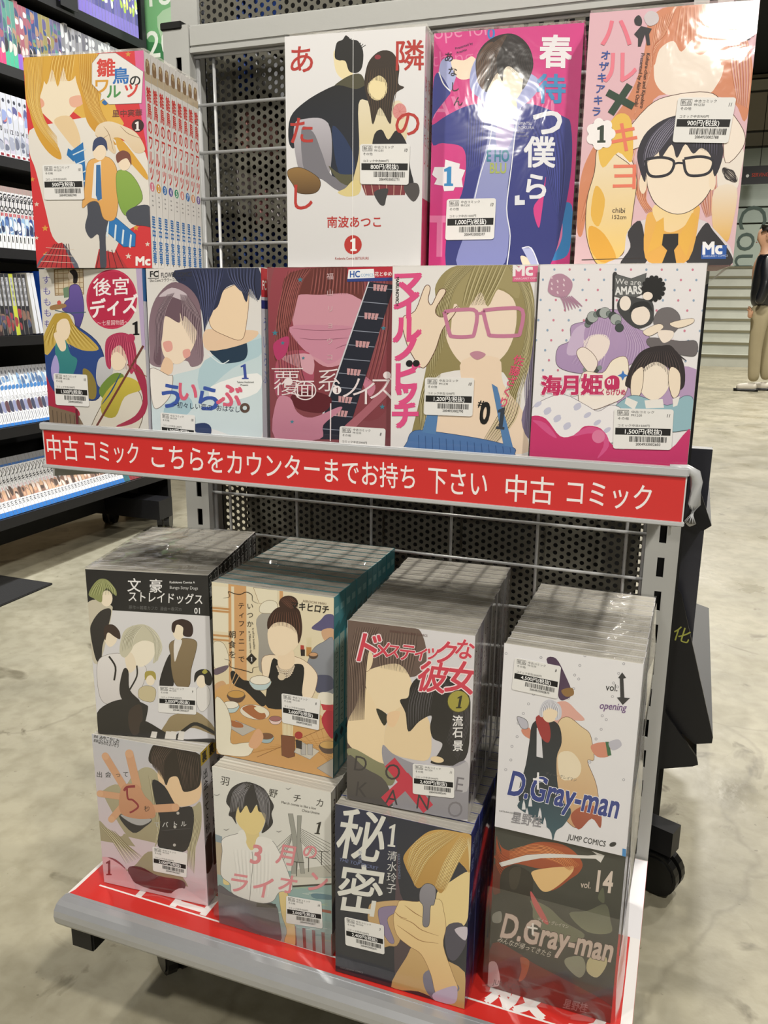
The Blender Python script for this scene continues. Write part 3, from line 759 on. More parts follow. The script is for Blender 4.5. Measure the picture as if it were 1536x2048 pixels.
finish('comic_set.002', ([(192, 1438), (560, 1428), (185, 1735), (550, 1726)], '1,000', '2004933002597', '10'))
spine_prints('comic_set.002', lambda A, i: (A.bg('#cf3f86'), A.VT('春待つ僕ら', 50, 200, 80, '#eee', dy=90)), [0, 1])
film('comic_set.002', seed=6)

# ---- upper row, 4: pink and orange cover
A = comic_set('comic_set.003', .5125, -.2263, .8730, 5.1, 1.4, SW, SH_, 8, .0117, 'E', [(125, 95), (1385, -5), (45, 1920), (1205, 1952)], '#e6c3cd',
    'wrapped pink comic set with salmon hair above a head in square glasses', 'wrapped comic sets on the wire shelf')
A.bg('#e0b4c0', '#dcb9bf')
A.P('#d48a68', '560,140 700,40 900,20 1150,30 1260,200 1330,450 1340,700 1280,900 1200,760 1000,700 640,700 560,850 420,900 300,1150 160,1400 100,1700 60,1640 80,1300 150,1100 280,900 420,700 500,500 540,300', '#cf8560')
A.P('#efe1d4', '600,520 620,330 800,250 1040,240 1110,330 1115,520 1060,640 1000,690 800,700 690,690 620,620')
A.P('#d48a68', '560,330 600,160 760,60 900,20 1080,40 1160,200 1160,420 1100,480 1060,330 960,400 900,380 880,290 800,380 740,300 640,360 600,480')
A.HR('#b96b49 #e6ae90 #c47a55', 15, '600,150 580,350 560,600 440,900', '760,60 680,250 600,330 590,480', 11)
A.HR('#b96b49 #e9b79c #c47a55', 15, '780,60 760,180 740,300', '1000,30 1040,200 1080,330', 11)
A.HR('#b96b49 #e9b79c #d69a9d', 16, '1020,60 1130,250 1170,500 1220,760', '1150,40 1290,300 1320,560 1300,800', 9)
A.HR('#b96b49 #e0a383 #c47a55', 14, '420,880 260,1100 130,1400 80,1620', '540,880 480,1100 420,1300 200,1500', 9)
A.HR('#b96b49 #e0a383 #c98362', 14, '460,1150 480,1400 560,1560', '600,1300 560,1450 620,1540', 6)
A.HR('#b96b49 #e0a383', 14, '950,1400 960,1500 1000,1600', '1080,1250 1080,1450 1060,1580', 6)
A.P('#e9e0d6', '1080,1200 1270,1100 1250,1300 1220,1400 1100,1400 1080,1300'); A.P('#e9dccb', '1060,1400 1230,1390 1190,1700 1150,1780 1060,1700', '#e3b45e')
A.P('#f0e3d6', '340,1050 560,780 740,700 1000,680 1120,760 1270,960 1270,1090 1140,1200 1100,900 900,820 700,900 560,1050 440,1110 480,1250 420,1240 330,1130', line='#5a3a2e', lw=5)
A.P('#ecdcc0', '180,1250 200,1080 300,1100 340,1130 480,1260 470,1500 420,1800 300,1920 200,1900 130,1700 130,1450', '#e8c46a', line='#5a4330', lw=5)
A.P('#e8bd55', '210,1050 330,840 440,880 450,1180 350,1110 240,1220'); A.P('#e2a83e', '150,1640 260,1700 350,1880 240,1900 160,1800')
A.P('#e3b24c', '190,1350 260,1450 220,1640 160,1560')
A.P('#d7d0d4', '430,1680 560,1600 900,1600 1060,1680 1180,1940 300,1930 400,1850'); A.P('#2e2c30', '430,1690 520,1610 560,1800 560,1920 380,1925 450,1800'); A.P('#2e2c30', '900,1800 1000,1640 1060,1700 1180,1850 1190,1950 880,1940')
A.P('#e6b25a', '560,1600 630,1540 920,1500 950,1600 880,1900 700,1930 560,1880', '#e0a74c')
A.P('#efd49a', '620,1500 900,1500 860,1640 740,1700 650,1640', '#ecd0a0')
A.P('#f0e0cb', '560,1300 560,1120 780,1040 1050,1100 1060,1300 1000,1450 880,1550 760,1565 640,1500 580,1400', line='#4a3a36', lw=5)
A.C('#efdcc2', 535, 1340, 28, 75); A.C('#efdcc2', 1045, 1330, 26, 72)
A.P('#2b2833', '510,1240 490,1110 560,960 720,860 900,850 1060,930 1120,1080 1110,1200 1060,1300 1030,1150 960,1090 900,1130 840,1060 780,1160 740,1060 660,1160 640,1080 600,1160 560,1180 550,1330')
A.HR('#5f5a70 #15141a #8b8798', 13, '720,870 600,980 540,1100 530,1220', '840,860 760,960 700,1040 640,1120', 11)
A.HR('#5f5a70 #15141a', 13, '860,860 900,980 900,1080', '1000,890 1080,1000 1090,1150', 9)
for x0, x1 in ((555, 755), (835, 1045)):
    A.L('#23222c', 20, [(x0-5, 1170), (x0+10, 1255), (x0+50, 1290), (x1-60, 1285), (x1-10, 1250), (x1, 1180), (x1-90, 1152), (x0, 1165)], taper=False)
A.L('#23222c', 15, '755,1205 790,1195 835,1200', taper=False)
A.S('#e4b04c', '640,1620 690,1590 700,1780 570,1850'); A.S('#e4b04c', '900,1560 940,1600 860,1880 790,1760')
A.S('#1f1e20', '690,1710 800,1710 800,1790 770,1830 790,1930 680,1930 720,1830 680,1790')
A.L('#2e2723', 5, '100,1880 560,1880', taper=False)
A.P('#2e2c30', '450,140 480,110 505,140 500,185 460,180'); A.P('#cfc6cb', '520,130 560,80 620,100 625,160 560,190'); A.S('#2e2c30', '450,250 500,190 580,210 560,250 570,330 545,330 530,250 500,340 480,340 480,280')
for t, x, y, c, sz in (('ハ', 190, 330, '#e8788c', 260), ('ル', 215, 590, '#ea7e90', 270), ('キ', 270, 1090, '#e87b62', 240), ('ヨ', 280, 1370, '#e87b62', 240)): A.T(t, x, y, sz, c, bold=.012)
A.L('#26402e', 52, [(262, 672), (455, 778)], taper=False); A.L('#26402e', 52, [(425, 620), (290, 830)], taper=False)
for i, t in enumerate('オザキアキラ'): A.T(t, 205-i*12, 425+i*82, 75, '#2c4f9e', ang=6, bold=.02)
A.C('#f4efef', 220, 975, 90, 100, line='#777', lw=3)
for k in range(7): A.C('#f4efef', 220+72*math.cos(k*.9), 975+80*math.sin(k*.9), 36, 38)
A.T('1', 220, 1035, 170, '#2c3a2e', anchor='m', bold=.03)
A.T('Koharu-chan and Kiyohiro', 545, 385, 38, '#3a2a28', ang=96, bold=.008); A.T('Presented by Akira Ozaki', 505, 385, 38, '#3a2a28', ang=96, bold=.008)
A.T('chibi', 312, 1545, 52, '#3a2a28', ang=3); A.T('152cm', 305, 1590, 42, '#3a2a28', ang=3)
A.T('motto', 1235, 55, 34, '#5a3a40'); A.T('188cm', 1235, 95, 34, '#5a3a40')
A.C('#2a2030', 1300, 285, 16, 10, ang=-20); A.C('#2a2030', 1330, 262, 14, 9, ang=-20); A.L('#2a2030', 5, [(1313, 280), (1320, 225), (1342, 255)], raw=True)
for k in range(9): A.L('#2a2426', 5, [(1175+(40+k*2)*math.cos(a*.6+k), 1290+(38+k*2)*math.sin(a*.6+k*1.3)) for a in range(11)])
A.S('#2456a6', '975,1800 1160,1805 1155,1905 970,1900'); A.T('Mc', 975, 1865, 125, '#f0f0f4', bold=.05); A.T('MARGARET COMICS', 985, 1888, 20, '#cdd8ee')
finish('comic_set.003', ([(782, 718), (1215, 722), (745, 1045), (1158, 1058)], '900', '2004933002788', '11'))
spine_prints('comic_set.003', lambda A, i: (A.bg('#e2c6cf'), A.VT('ハル×キヨ', 50, 200, 80, '#d66', dy=90)))
film('comic_set.003', seed=8)

# ---- front row of the shelf, 1
G2 = 'wrapped comic sets on the wire shelf'
A = comic_set('comic_set.004', .0325, -.2680, .698, 0, 1.5, SW, SH_, 10, .0115, 'F', [(88, 40), (700, 62), (127, 1190), (727, 1275)], '#c9c6cf',
    'wrapped comic set with a crimson title disc above two figures in blue and green robes', G2)
A.bg('#d9d5cd', '#d6d3cc')
A.S('#cfc0a6', '180,45 350,45 350,200 180,200', line='#8a6f4e', lw=7)
for k in range(5): A.L('#a08560', 4, [(200+k*32, 45), (200+k*32, 200)], taper=False); A.L('#a08560', 4, [(180, 70+k*30), (350, 70+k*30)], taper=False)
A.S('#b8a6c8', '665,40 720,50 725,560 690,540')
A.P('#6c5aa2', '270,150 320,145 345,220 345,330 300,430 285,330 220,290 240,240 262,220', '#4d4488', line='#3c345f', lw=3)
A.C('#ecdcc8', 280, 88, 20, 28); A.P('#241c20', '270,60 300,50 318,80 312,130 290,130 290,90'); A.S('#6f8a70', '228,160 262,150 262,215 232,218')
A.P('#9c7a52', '152,262 230,252 240,275 156,288'); A.L('#3c5a6a', 5, '175,290 260,310 360,310', taper=False); A.P('#c95a52', '190,240 205,232 215,250 195,258')
A.C('#c23358', 517, 240, 152, 180, n=36); A.C('#cb3f5c', 517, 240, 146, 173, n=36); A.C('#b92b4c', 517, 240, 142, 169, n=36)
A.T('後宮', 405, 205, 112, '#f4eef0', bold=.012); A.T('ディズ', 378, 340, 118, '#f4eef0', ang=-5, bold=.03, sx=.84, shear=.15); A.T('〜七星国物語〜', 425, 392, 34, '#e9cdd0', ang=1, sx=.8)
A.T('1', 632, 462, 115, '#151515', bold=.02)
A.VT('すもももも', 128, 125, 52, '#4b3f86', dy=66, out='#d9d6e6')
A.P('#2d4a8a', '110,520 180,400 250,380 330,410 440,520 470,700 420,840 330,850 140,860 110,700', '#2b4482', line='#22305c', lw=4)
A.P('#b99a3f', '90,480 160,330 200,310 260,330 300,400 380,470 430,540 330,540 200,480 120,560', '#c9ad58'); A.HR('#8d7028 #e0cb80', 7, '190,320 120,440 90,500', '250,330 330,430 430,540', 10)
A.C('#efdcc0', 222, 405, 42, 72); A.P('#b99a3f', '165,400 175,330 220,305 265,330 275,400 250,350 215,345 185,370')
A.P('#3f8a8a', '170,500 230,470 260,560 300,600 260,700 190,680', '#2f7a80'); A.P('#a99fd6', '140,640 170,560 190,640 170,720 150,720')
A.P('#efdcc0', '165,430 215,430 235,520 205,540 175,480')
A.P('#b02f4a', '105,680 150,780 290,900 290,950 180,930 110,900', '#a32a44'); A.S('#7d6a56', '115,870 290,930 330,1010 300,1180 130,1180'); A.L('#6a2030', 14, '285,900 290,1100', taper=False)
for k in range(7): A.L('#54463a', 4, [(140+k*26, 900+k*8), (150+k*26, 1180)], taper=False)
A.P('#8a7a3c', '330,660 380,680 410,760 400,840 350,820')
A.P('#c8c8cc', '430,600 480,590 515,640 500,720 460,780 420,760 410,690', '#b4b4b8')
A.P('#d9d2c6', '360,1050 440,880 520,760 660,800 690,950 640,1080 560,1180 380,1180', '#cfc7b6', line='#6a5c4a', lw=4)
A.P('#6f8a3a', '440,760 520,690 580,720 500,860 430,820'); A.P('#c9b64a', '450,830 560,720 650,740 680,800 580,840 520,960 440,940', '#a89c3c'); A.L('#2c4a7a', 9, '560,690 500,800 440,880')
A.P('#a2304c', '620,620 690,680 725,820 700,950 620,1010 520,1020 640,960 690,860 660,740')
A.C('#efdcc4', 545, 600, 52, 76); A.P('#b23a5c', '468,560 480,480 540,445 610,455 650,520 655,640 620,700 600,600 560,520 510,560 500,660 475,640')
A.HR('#7d2440 #d2667f', 7, '520,455 480,540 480,640', '620,460 650,560 660,690', 10); A.P('#efdcc4', '505,590 540,560 585,600 590,640 560,672 530,668 508,640'); A.C('#b23a5c', 625, 480, 26, 26)
A.L('#6e3b34', 13, '700,530 560,760 400,1020', taper=False); A.L('#8a4a40', 7, '600,640 720,720', taper=False)
finish('comic_set.004', ([(155, 672), (358, 692), (163, 868), (365, 890)], '1,500', '2004933002603', '10'))
spine_prints('comic_set.004', lambda A, i: (A.bg('#d6d4e0'), A.S('#3b6fae', '0,0 100,0 100,160 0,160')), [0, 1])
film('comic_set.004', seed=11, amp=.12)

# ---- front row, 2
A = comic_set('comic_set.005', .1475, -.2656, .698, .6, 1.8, SW, SH_, 10, .0115, 'F', [(722, 42), (1412, 65), (746, 1270), (1446, 1310)], '#d4d6dc',
    'wrapped comic set with pale blue cover and two close heads', G2)
A.bg('#dcd8d4', '#e2e4e6')
A.P('#c3d6dc', '1060,640 1200,520 1440,460 1450,1040 1300,1080 1000,1000 760,1100 740,820 860,700', '#cfdde2'); A.P('#b1ccd6', '1080,600 1440,470 1440,560 1250,650 1060,800'); A.P('#a6c4d0', '820,900 960,820 1000,900 860,1010'); A.P('#eef0f0', '1120,760 1400,680 1400,800 1160,860')
A.P('#21384e', '1110,520 1300,470 1340,530 1320,600 1210,620 1170,600'); A.L('#dce6ea', 6, '1100,560 1180,620 1230,600', taper=False)
A.P('#e6c8aa', '1080,420 1200,420 1400,430 1330,500 1100,540'); A.P('#eed4b4', '1110,300 1170,200 1300,150 1345,200 1330,400 1300,480 1200,450 1120,400', line='#7a5a48', lw=3)
A.P('#2e3450', '900,60 1400,60 1405,250 1350,180 1330,260 1280,160 1200,180 1160,280 1100,330 1080,430 1060,300 1000,200', '#252a44')
A.HR('#51587c #181b2e #3b4166', 12, '1000,60 1040,180 1080,420', '1200,60 1180,140 1130,310', 12); A.HR('#51587c #181b2e', 12, '1210,60 1230,120 1290,190', '1390,60 1380,160 1400,260', 8)
A.P('#7d6570', '735,560 735,360 780,220 880,130 980,160 1050,260 1065,440 1070,600 1000,640 960,600 820,640 740,620', '#8c7680')
A.P('#efdcc6', '812,440 830,330 920,300 1020,370 1030,460 985,560 920,620 850,600 815,540')
A.P('#e9c7a8', '830,580 880,610 870,680 800,680'); A.P('#e2a49a', '820,490 870,480 880,530 840,545'); A.P('#e2a49a', '945,540 985,530 990,570 955,585')
A.P('#6c5560', '770,500 780,330 850,230 950,230 1040,330 1060,470 1020,400 960,330 945,360 930,310 925,370 850,330 830,350 810,470 805,620 760,600')
A.P('#c9bcc4', '800,210 880,160 970,200 960,240 870,210'); A.HR('#4d3b46 #a8949c #5f4b57', 8, '850,200 780,330 770,600', '900,190 840,300 815,470', 9); A.HR('#4d3b46 #a8949c', 8, '930,200 940,280 930,360', '980,210 1060,360 1065,610', 10)
A.P('#e8e3dd', '735,650 850,690 880,700 860,820 780,900 745,860', line='#7a6a60', lw=3)
for t, x, y, c, s in (('う', 775, 880, '#3c58a8', 175), ('い', 895, 840, '#d9627c', 145), ('ら', 1010, 895, '#3c58a8', 175), ('ぶ', 1150, 870, '#d9627c', 160)): A.T(t, x, y, s, c, ang=4, bold=.03)
A.L('#5e4a40', 17, [(1328+22*math.cos(a*.5), 893+22*math.sin(a*.5)) for a in range(14)], taper=False)
A.T('−初々しい恋の  おはなし−', 880, 890, 42, '#27324a', ang=4, sx=.9); A.T('1', 1300, 715, 130, '#3c4fa0', shear=-.1, bold=-.005); A.T('Takimo Hoshimori', 1278, 740, 17, '#222', sx=.8); A.T('Presents', 1300, 757, 17, '#222', sx=.8)
A.L('#333', 3, [(733, 100), (800, 102), (800, 55)], raw=True, taper=False); A.T('FC', 745, 92, 48, '#1a1a1a', bold=.03); A.T('FLOWER COMICS', 815, 98, 40, '#3a3a40', sx=.6, bold=.01); A.T('Sho-Comiフラワーコミックス', 745, 122, 22, '#333', sx=.78)
A.P('#2b3c66', '1000,1010 1080,990 1120,1020 1110,1080 1060,1080')
finish('comic_set.005', ([(798, 925), (1020, 942), (800, 1120), (1018, 1145)], '1,200', '2004933002610', '10'))
def sp(A, i):
    A.bg('#d8d5e2'); A.S('#c92f3c', '0,0 100,0 100,135 0,135'); A.T('FC', 50, 100, 60, '#fff', anchor='m', bold=.03); A.S('#28307c', '0,150 100,150 100,190 0,190'); A.VT('ういらぶ', 50, 290, 75, '#7a86c4', dy=85)
spine_prints('comic_set.005', sp, [0, 1, 2]); film('comic_set.005', seed=12, amp=.12)

# ---- front row, 3
A = comic_set('comic_set.006', .2660, -.2600, .698, -.5, .6, SW, SH_, 10, .0115, 'G', [(55, 50), (722, 62), (79, 1200), (722, 1245)], '#7a4248',
    'wrapped comic set with dusky pink and maroon cover crossed by a dark guitar neck', G2)
A.bg('#8c4a50', '#7d3e46')
A.P('#96434e', '80,100 200,60 560,60 700,100 722,700 600,900 300,760 80,700', '#7d3a42')
A.P('#ce94a4', '190,220 340,170 520,190 560,300 540,420 480,560 380,600 290,540 210,420'); A.P('#c98aa0', '175,380 360,370 520,390 500,500 400,580 340,560 250,500')
for q in ('190,385 350,400 520,390', '230,440 340,450 500,440', '420,500 470,480 500,480'): A.L('#8a5468', 4, q)
A.P('#b0526a', '120,540 280,520 300,700 180,800 100,740', '#a04c60'); A.P('#d3a0ae', '130,545 290,530 300,640 220,600'); A.P('#c47a90', '550,640 630,700 600,760')
A.P('#6a3430', '180,80 520,70 560,230 480,200 340,205 210,210 190,330 110,560 95,480 130,260'); A.HR('#a5605c #4d2324 #8a4844', 10, '160,70 110,300 90,560', '300,60 240,140 195,330', 12); A.HR('#a5605c #4d2324', 9, '300,60 290,150 280,205', '540,65 540,150 540,205', 12)
A.HR('#a5605c #5d2b2e #8f5058', 10, '540,60 560,300 480,620', '700,90 700,400 640,700', 12); A.HR('#a5605c #5d2b2e', 9, '100,300 110,600 130,760', '220,460 250,640 300,760', 8)
A.P('#b43a6a', '90,470 170,430 160,520 110,560')
A.S('#1d2130', '590,140 720,160 480,1000 310,1000')
for k in range(11):
    t = k/10.5; x0, y0 = 585*(1-t)+330*t, 170*(1-t)+980*t; x1, y1 = 712*(1-t)+480*t, 185*(1-t)+990*t
    A.L('#8d93a4', 4, [(x0, y0), (x1, y1)], taper=False)
for k in (0, 2, 4, 6, 8, 9):
    t = k/10.5; cx, cy = 650*(1-t)+420*t, 215*(1-t)+1010*t-10
    for j in range(4): A.S('#c9989c', [(cx-36+j*19, cy-52+j*2), (cx-20+j*19, cy-50+j*2), (cx-24+j*17, cy-16+j*2), (cx-36+j*17, cy-18+j*2)])
A.S('#cfcfd6', '588,140 594,140 318,1000 308,1000'); A.P('#5c1c26', '185,760 280,730 400,770 360,850 220,830')
A.P('#c6879c', '110,780 180,770 220,850 300,880 440,820 450,840 360,920 340,1000 100,1000', '#b9788e'); A.P('#a8626e', '460,940 600,800 720,640 722,720 560,900 470,990')
for x, y, r in ((232, 120, 16), (98, 410, 18), (140, 466, 13), (668, 390, 14), (250, 550, 10), (192, 905, 13), (668, 818, 16)): A.star('#3f7f92', x, y, r)
A.VT('福山リョウコ', 388, 120, 38, '#d8b8bc', dy=88)
A.S('#b8293a', '480,62 722,62 722,130 480,130'); A.S('#2b3f86', '478,120 722,120 722,138 478,138'); A.S('#eef0f4', '485,72 615,72 620,120 480,122'); A.T('HC', 490, 114, 48, '#2457a6', bold=.03, sx=.8); A.T('COMICS', 548, 112, 22, '#4a8cc0', sx=.8); A.T('花とゆめ', 620, 110, 26, '#f0e6e6', bold=.02, sx=.85)
A.S('#e9dcdf', '80,606 250,606 250,611 80,611'); A.T('覆', 85, 745, 155, '#e9dcdf', bold=-.008); A.T('面', 205, 760, 110, '#e9dcdf', bold=-.004); A.L('#e9dcdf', 6, [(262+56*math.cos(a*.35), 730+50*math.sin(a*.35)) for a in range(19)], taper=False)
A.T('系', 318, 725, 140, '#e9dcdf', bold=-.006); A.T('ノ', 440, 765, 140, '#e9dcdf', bold=-.006); A.T('イ', 500, 800, 150, '#e9dcdf', bold=-.006); A.T('ズ', 590, 770, 150, '#e9dcdf', bold=-.006)
A.C('#e9dcdf', 172, 680, 22, 22); A.C('#efe6e8', 430, 726, 23, 24); A.T('1', 430, 742, 42, '#5c2a34', anchor='m'); A.C('#e9dcdf', 690, 645, 20, 20); A.S('#e9dcdf', '395,800 401,800 401,1010 395,1010')
finish('comic_set.006', ([(448, 925), (688, 937), (442, 1125), (682, 1140)], '2,000', '2004933002641', '8'))
spine_prints('comic_set.006', lambda A, i: (A.bg('#a9a4a6'), A.S('#b8293a', '0,0 100,0 100,120 0,120')), [0, 1]); film('comic_set.006', seed=13, amp=.12)

# ---- front row, 4
A = comic_set('comic_set.007', .3793, -.2657, .698, -.3, 0.2, SW, SH_, 10, .0115, 'G', [(722, 38), (1495, 65), (726, 1275), (1464, 1325)], '#d8d5d2',
    'wrapped comic set with blocky pink title down its left and a head in pink glasses', G2)
A.bg('#e8e5e4', '#e4e0de')
A.P('#9b8f62', '960,260 960,150 1040,60 1200,40 1380,50 1470,200 1480,420 1440,620 1400,800 1440,920 1320,1060 1260,1050 1220,1000 1340,860 1330,640 1000,640 960,760 920,860 960,1060 880,1060 840,1000 880,800 930,520', '#8c8052')
A.P('#efdcc8', '1010,330 1080,220 1250,180 1370,240 1390,380 1350,520 1270,600 1190,625 1100,580 1030,470')
A.P('#edd6be', '1110,570 1300,560 1330,700 1440,860 1464,1000 1440,1085 860,1060 900,950 1060,820 1110,720')
A.P('#7a6f8c', '1440,420 1495,360 1495,760 1480,1000 1430,900 1470,700'); A.HR('#5d5470 #9a90aa', 9, '1460,420 1440,700 1460,960', '1490,400 1485,700 1480,980', 4)
A.P('#a3976a', '1000,300 1010,130 1100,50 1260,45 1380,60 1400,240 1300,180 1240,280 1200,200 1120,300 1060,260 1040,430')
A.HR('#6e643c #c8bd92 #857a4e', 10, '1080,60 990,180 950,360 930,700', '1180,50 1080,150 1040,260 1030,420', 12); A.HR('#6e643c #c8bd92 #857a4e', 10, '1160,50 1120,170 1100,270', '1340,55 1300,150 1240,270', 10)
A.HR('#6e643c #c8bd92', 11, '1340,60 1430,250 1430,500 1330,760', '1430,110 1480,300 1470,560 1420,780', 8); A.HR('#6e643c #c8bd92', 10, '930,640 880,800 900,1040', '1000,640 940,860 960,1050', 6); A.HR('#6e643c #c8bd92', 10, '1350,760 1300,880 1230,1010', '1430,760 1400,900 1280,1060', 6)
A.P('#edd9c2', '780,330 850,290 900,160 930,165 920,230 940,260 980,180 1015,190 960,290 1000,330 1080,270 1060,320 1000,400 960,520 900,610 840,540 800,450', line='#6a4a3c', lw=4)
for x0, x1 in ((1008, 1180), (1215, 1420)):
    A.L('#c67c9c', 20, [(x0, 300), (x0+30, 415), (x0+50, 438), (x1-30, 440), (x1-8, 420), (x1, 305), ((x0+x1)/2, 292), (x0, 300)], taper=False)
A.L('#c67c9c', 14, '1180,315 1215,315', taper=False)
A.P('#5078ae', '820,1020 860,960 1000,970 1250,1010 1390,1050 1400,1085 1380,1150 830,1120', '#4a70a8', line='#2e4468', lw=3)
for k in range(14): A.L('#34568a', 4, [(880+k*38, 985+k*5), (885+k*38, 1080)], taper=False)
A.S('#5580b2', '925,870 985,870 975,980 900,970'); A.S('#5580b2', '1270,700 1300,720 1390,1050 1340,1040')
A.P('#c08a9c', '1150,535 1190,520 1235,540 1190,568')
for t, y, sy in (('マ', 200, 1), ('イ', 320, 1), ('ル', 455, 1), ('ノ', 560, 1)): A.T(t, 722, y, 165, '#df5088', bold=.05, sx=1.02)
A.T('ビ', 722, 715, 170, '#df5088', bold=.05); A.T('ッ', 722, 800, 165, '#df5088', bold=.05); A.T('チ', 722, 935, 165, '#df5088', bold=.05); A.C('#151515', 823, 583, 19, 19); A.C('#151515', 861, 583, 19, 19)
A.T('MAIRUNOVICH', 742, 98, 25, '#222', ang=90, bold=.02, sx=.95)
for i, t in enumerate('佐藤ざくり'): A.T(t, 1375-i*18, 590+i*57, 58, '#dd4f74', ang=12, bold=.015)
A.T('#', 1198, 825, 55, '#111', ang=8, bold=.02); A.T('0', 1205, 915, 165, '#111', ang=6, bold=.04, sx=.65); A.T('1', 1290, 945, 165, '#333c4a', ang=6, bold=.02, sx=.8)
A.S('#db6a90', '1370,70 1495,70 1490,155 1365,150'); A.T('Mc', 1362, 118, 88, '#f3eef0', bold=.05); A.T('MARGARET COMICS', 1375, 140, 15, '#f3d8e2')
finish('comic_set.007', ([(912, 662), (1178, 668), (908, 870), (1172, 880)], '1,200', '2004933002795', '10'))
spine_prints('comic_set.007', lambda A, i: A.bg('#dcd8da'), [0, 1]); film('comic_set.007', seed=14, amp=.12)

# ---- front row, 5
A = comic_set('comic_set.008', .4945, -.2735, .698, 0, 1.4, SW, SH_, 10, .0115, 'H', [(112, 95), (1110, 85), (50, 1570), (1012, 1645)], '#dbd9dd',
    'wrapped comic set with polka dot white cover, lilac haired figure and magenta clouds', G2)
A.bg('#e9e6e9', '#e6e4e6')
for j in range(11):
    for i in range(12):
        A.C(('#cf7f96', '#8fa6c0')[(i+j) % 2], 105+i*92+(j % 2)*30-j*6, 125+j*62, 7, 8, n=8)
A.P('#b59ac0', '215,680 230,600 300,560 305,470 390,440 420,400 500,370 600,375 680,430 700,480 770,520 790,620 760,700 680,700 600,760 480,770 330,760 240,730', '#a98fb8', line='#5a4a60', lw=3)
A.P('#b59ac0', '600,760 760,720 1080,735 1060,930 700,980 590,940'); A.P('#c9b4d2', '320,500 400,460 420,560 360,640 280,640')
A.P('#eee0da', '395,520 480,500 540,560 520,640 470,690 420,680 385,600'); A.P('#b095bc', '385,560 395,470 470,430 560,470 590,560 580,620 540,540 480,520 420,530')
A.HR('#967ba6 #cfbad6', 6, '420,440 390,560 300,700', '560,420 520,640 500,760', 9); A.HR('#967ba6 #cfbad6', 6, '580,420 640,560 620,720', '680,450 760,600 740,700', 7)
A.P('#eee0da', '420,545 480,525 535,560 520,635 475,680 430,670 405,600')
for k in range(11):
    a = R(200+k*15); A.C(('#6f7b78', '#3e4645', '#a3aaa8')[k % 3], 498+100*math.cos(a), 500+112*math.sin(a), 18+(k % 3)*8, line='#222', lw=2)
for k in range(5): A.C(('#7f8a88', '#454b4a')[k % 2], 395+k*22, 740-(k % 3)*12, 15+(k % 2)*5)
A.P('#efe2d8', '340,640 380,600 440,640 470,700 440,760 400,740', line='#6a5048', lw=3); A.P('#f2e6d2', '380,760 500,760 560,680 640,660 660,760 640,900 540,960 440,990 360,940', '#f0e8e2', line='#6a5048', lw=3)
A.P('#b58aa0', '160,240 180,170 240,150 300,190 305,240 270,290 210,290 170,270'); 
for k in range(16): A.C('#e3ccd6', 180+(k*37) % 110, 170+(k*23) % 100, 5, n=8)
for k in range(6): A.L('#a97f98', 12, [(230+k*14, 285), (255+k*16, 320), (270+k*20, 380-k*6)])
A.S('#5e6060', '560,150 660,180 750,145 735,270 650,310 560,285', line='#222', lw=3); A.S('#222', '548,150 560,150 562,385 550,385'); A.C('#333', 562, 150, 12)
A.T('We are', 565, 212, 50, '#d9d9d9', ang=3); A.T('AMARS', 567, 278, 68, '#e2e2e2', ang=-3, bold=.04, sx=.74)
A.P('#3e3f40', '580,330 620,285 720,300 790,320 800,430 760,470 690,480 600,400')
A.C('#efe4da', 628, 330, 34, 45); A.C('#efe2d6', 722, 405, 58, 60, line='#444', lw=2); A.P('#222', '655,390 680,330 760,320 795,380 750,350 690,360')
A.C('#111', 790, 240, 60, 72)
for k in range(14): A.C('#111', 795+60*math.cos(k*.45), 240+68*math.sin(k*.45), 14)
A.C('#efe2d6', 762, 285, 30, 25); A.P('#6f6a6c', '800,440 830,370 900,355 955,400 955,470 900,520 830,480', line='#444', lw=2); A.P('#6a6466', '780,540 960,560 1060,560 1065,640 1000,650 790,600', line='#444', lw=2)
A.P('#efe0cc', '740,500 830,455 860,480 780,530', line='#5a4a40', lw=2); A.P('#efe0cc', '900,450 1030,420 1035,450 950,480', line='#5a4a40', lw=2); A.P('#efe2d6', '830,500 920,500 910,550 860,570')
A.P('#2c2426', '640,820 680,700 740,620 840,590 930,610 990,700 1000,830 960,860 930,760 850,700 760,740 720,860 660,850'); A.L('#2c2426', 12, '830,600 900,590 950,640 1005,680')
A.P('#f1e4d4', '715,800 760,720 830,690 900,740 905,840 860,910 800,930 740,880'); A.HR('#5a4a48 #120e10', 7, '760,630 690,720 660,830', '920,620 970,720 975,840', 14)
A.P('#f1e4d4', '735,790 770,740 830,710 890,760 895,840 850,905 800,925 750,880'); A.P('#efdfca', '680,780 740,720 750,800 730,900 680,900', line='#5a4a40', lw=3); A.P('#efdfca', '915,720 970,760 970,880 930,910 900,800', line='#5a4a40', lw=3)
A.P('#93b8c4', '560,1000 640,920 720,900 900,960 1000,900 1060,930 1055,1110 560,1110', line='#3e5a64', lw=3); A.S('#e9e6e2', '650,910 720,940 700,990 640,950'); A.S('#e9e6e2', '760,930 870,920 880,975 770,980'); A.S('#e9e6e2', '930,920 975,900 960,960 935,970')
A.P('#ece9ec', '75,985 180,915 280,900 400,960 480,1000 560,960 640,1010 640,1180 300,1200 70,1100', line='#7a7078', lw=3)
for k in range(12): A.C('#c3c3d8', 110+(k*61) % 430, 960+(k*47) % 170, 26, 14, ang=-35)
A.P('#c9336e', '50,1100 75,1035 160,1050 250,1160 340,1150 400,1095 500,1110 560,1200 640,1240 800,1180 920,1240 1060,1120 1030,1700 40,1650', '#b52a60')
A.P('#d2548a', '330,1160 420,1100 520,1130 550,1220 480,1300 520,1200 450,1140'); A.P('#d2548a', '80,1060 160,1080 230,1170 180,1150 110,1090'); A.C('#d97aa0', 485, 1160, 40, 42)
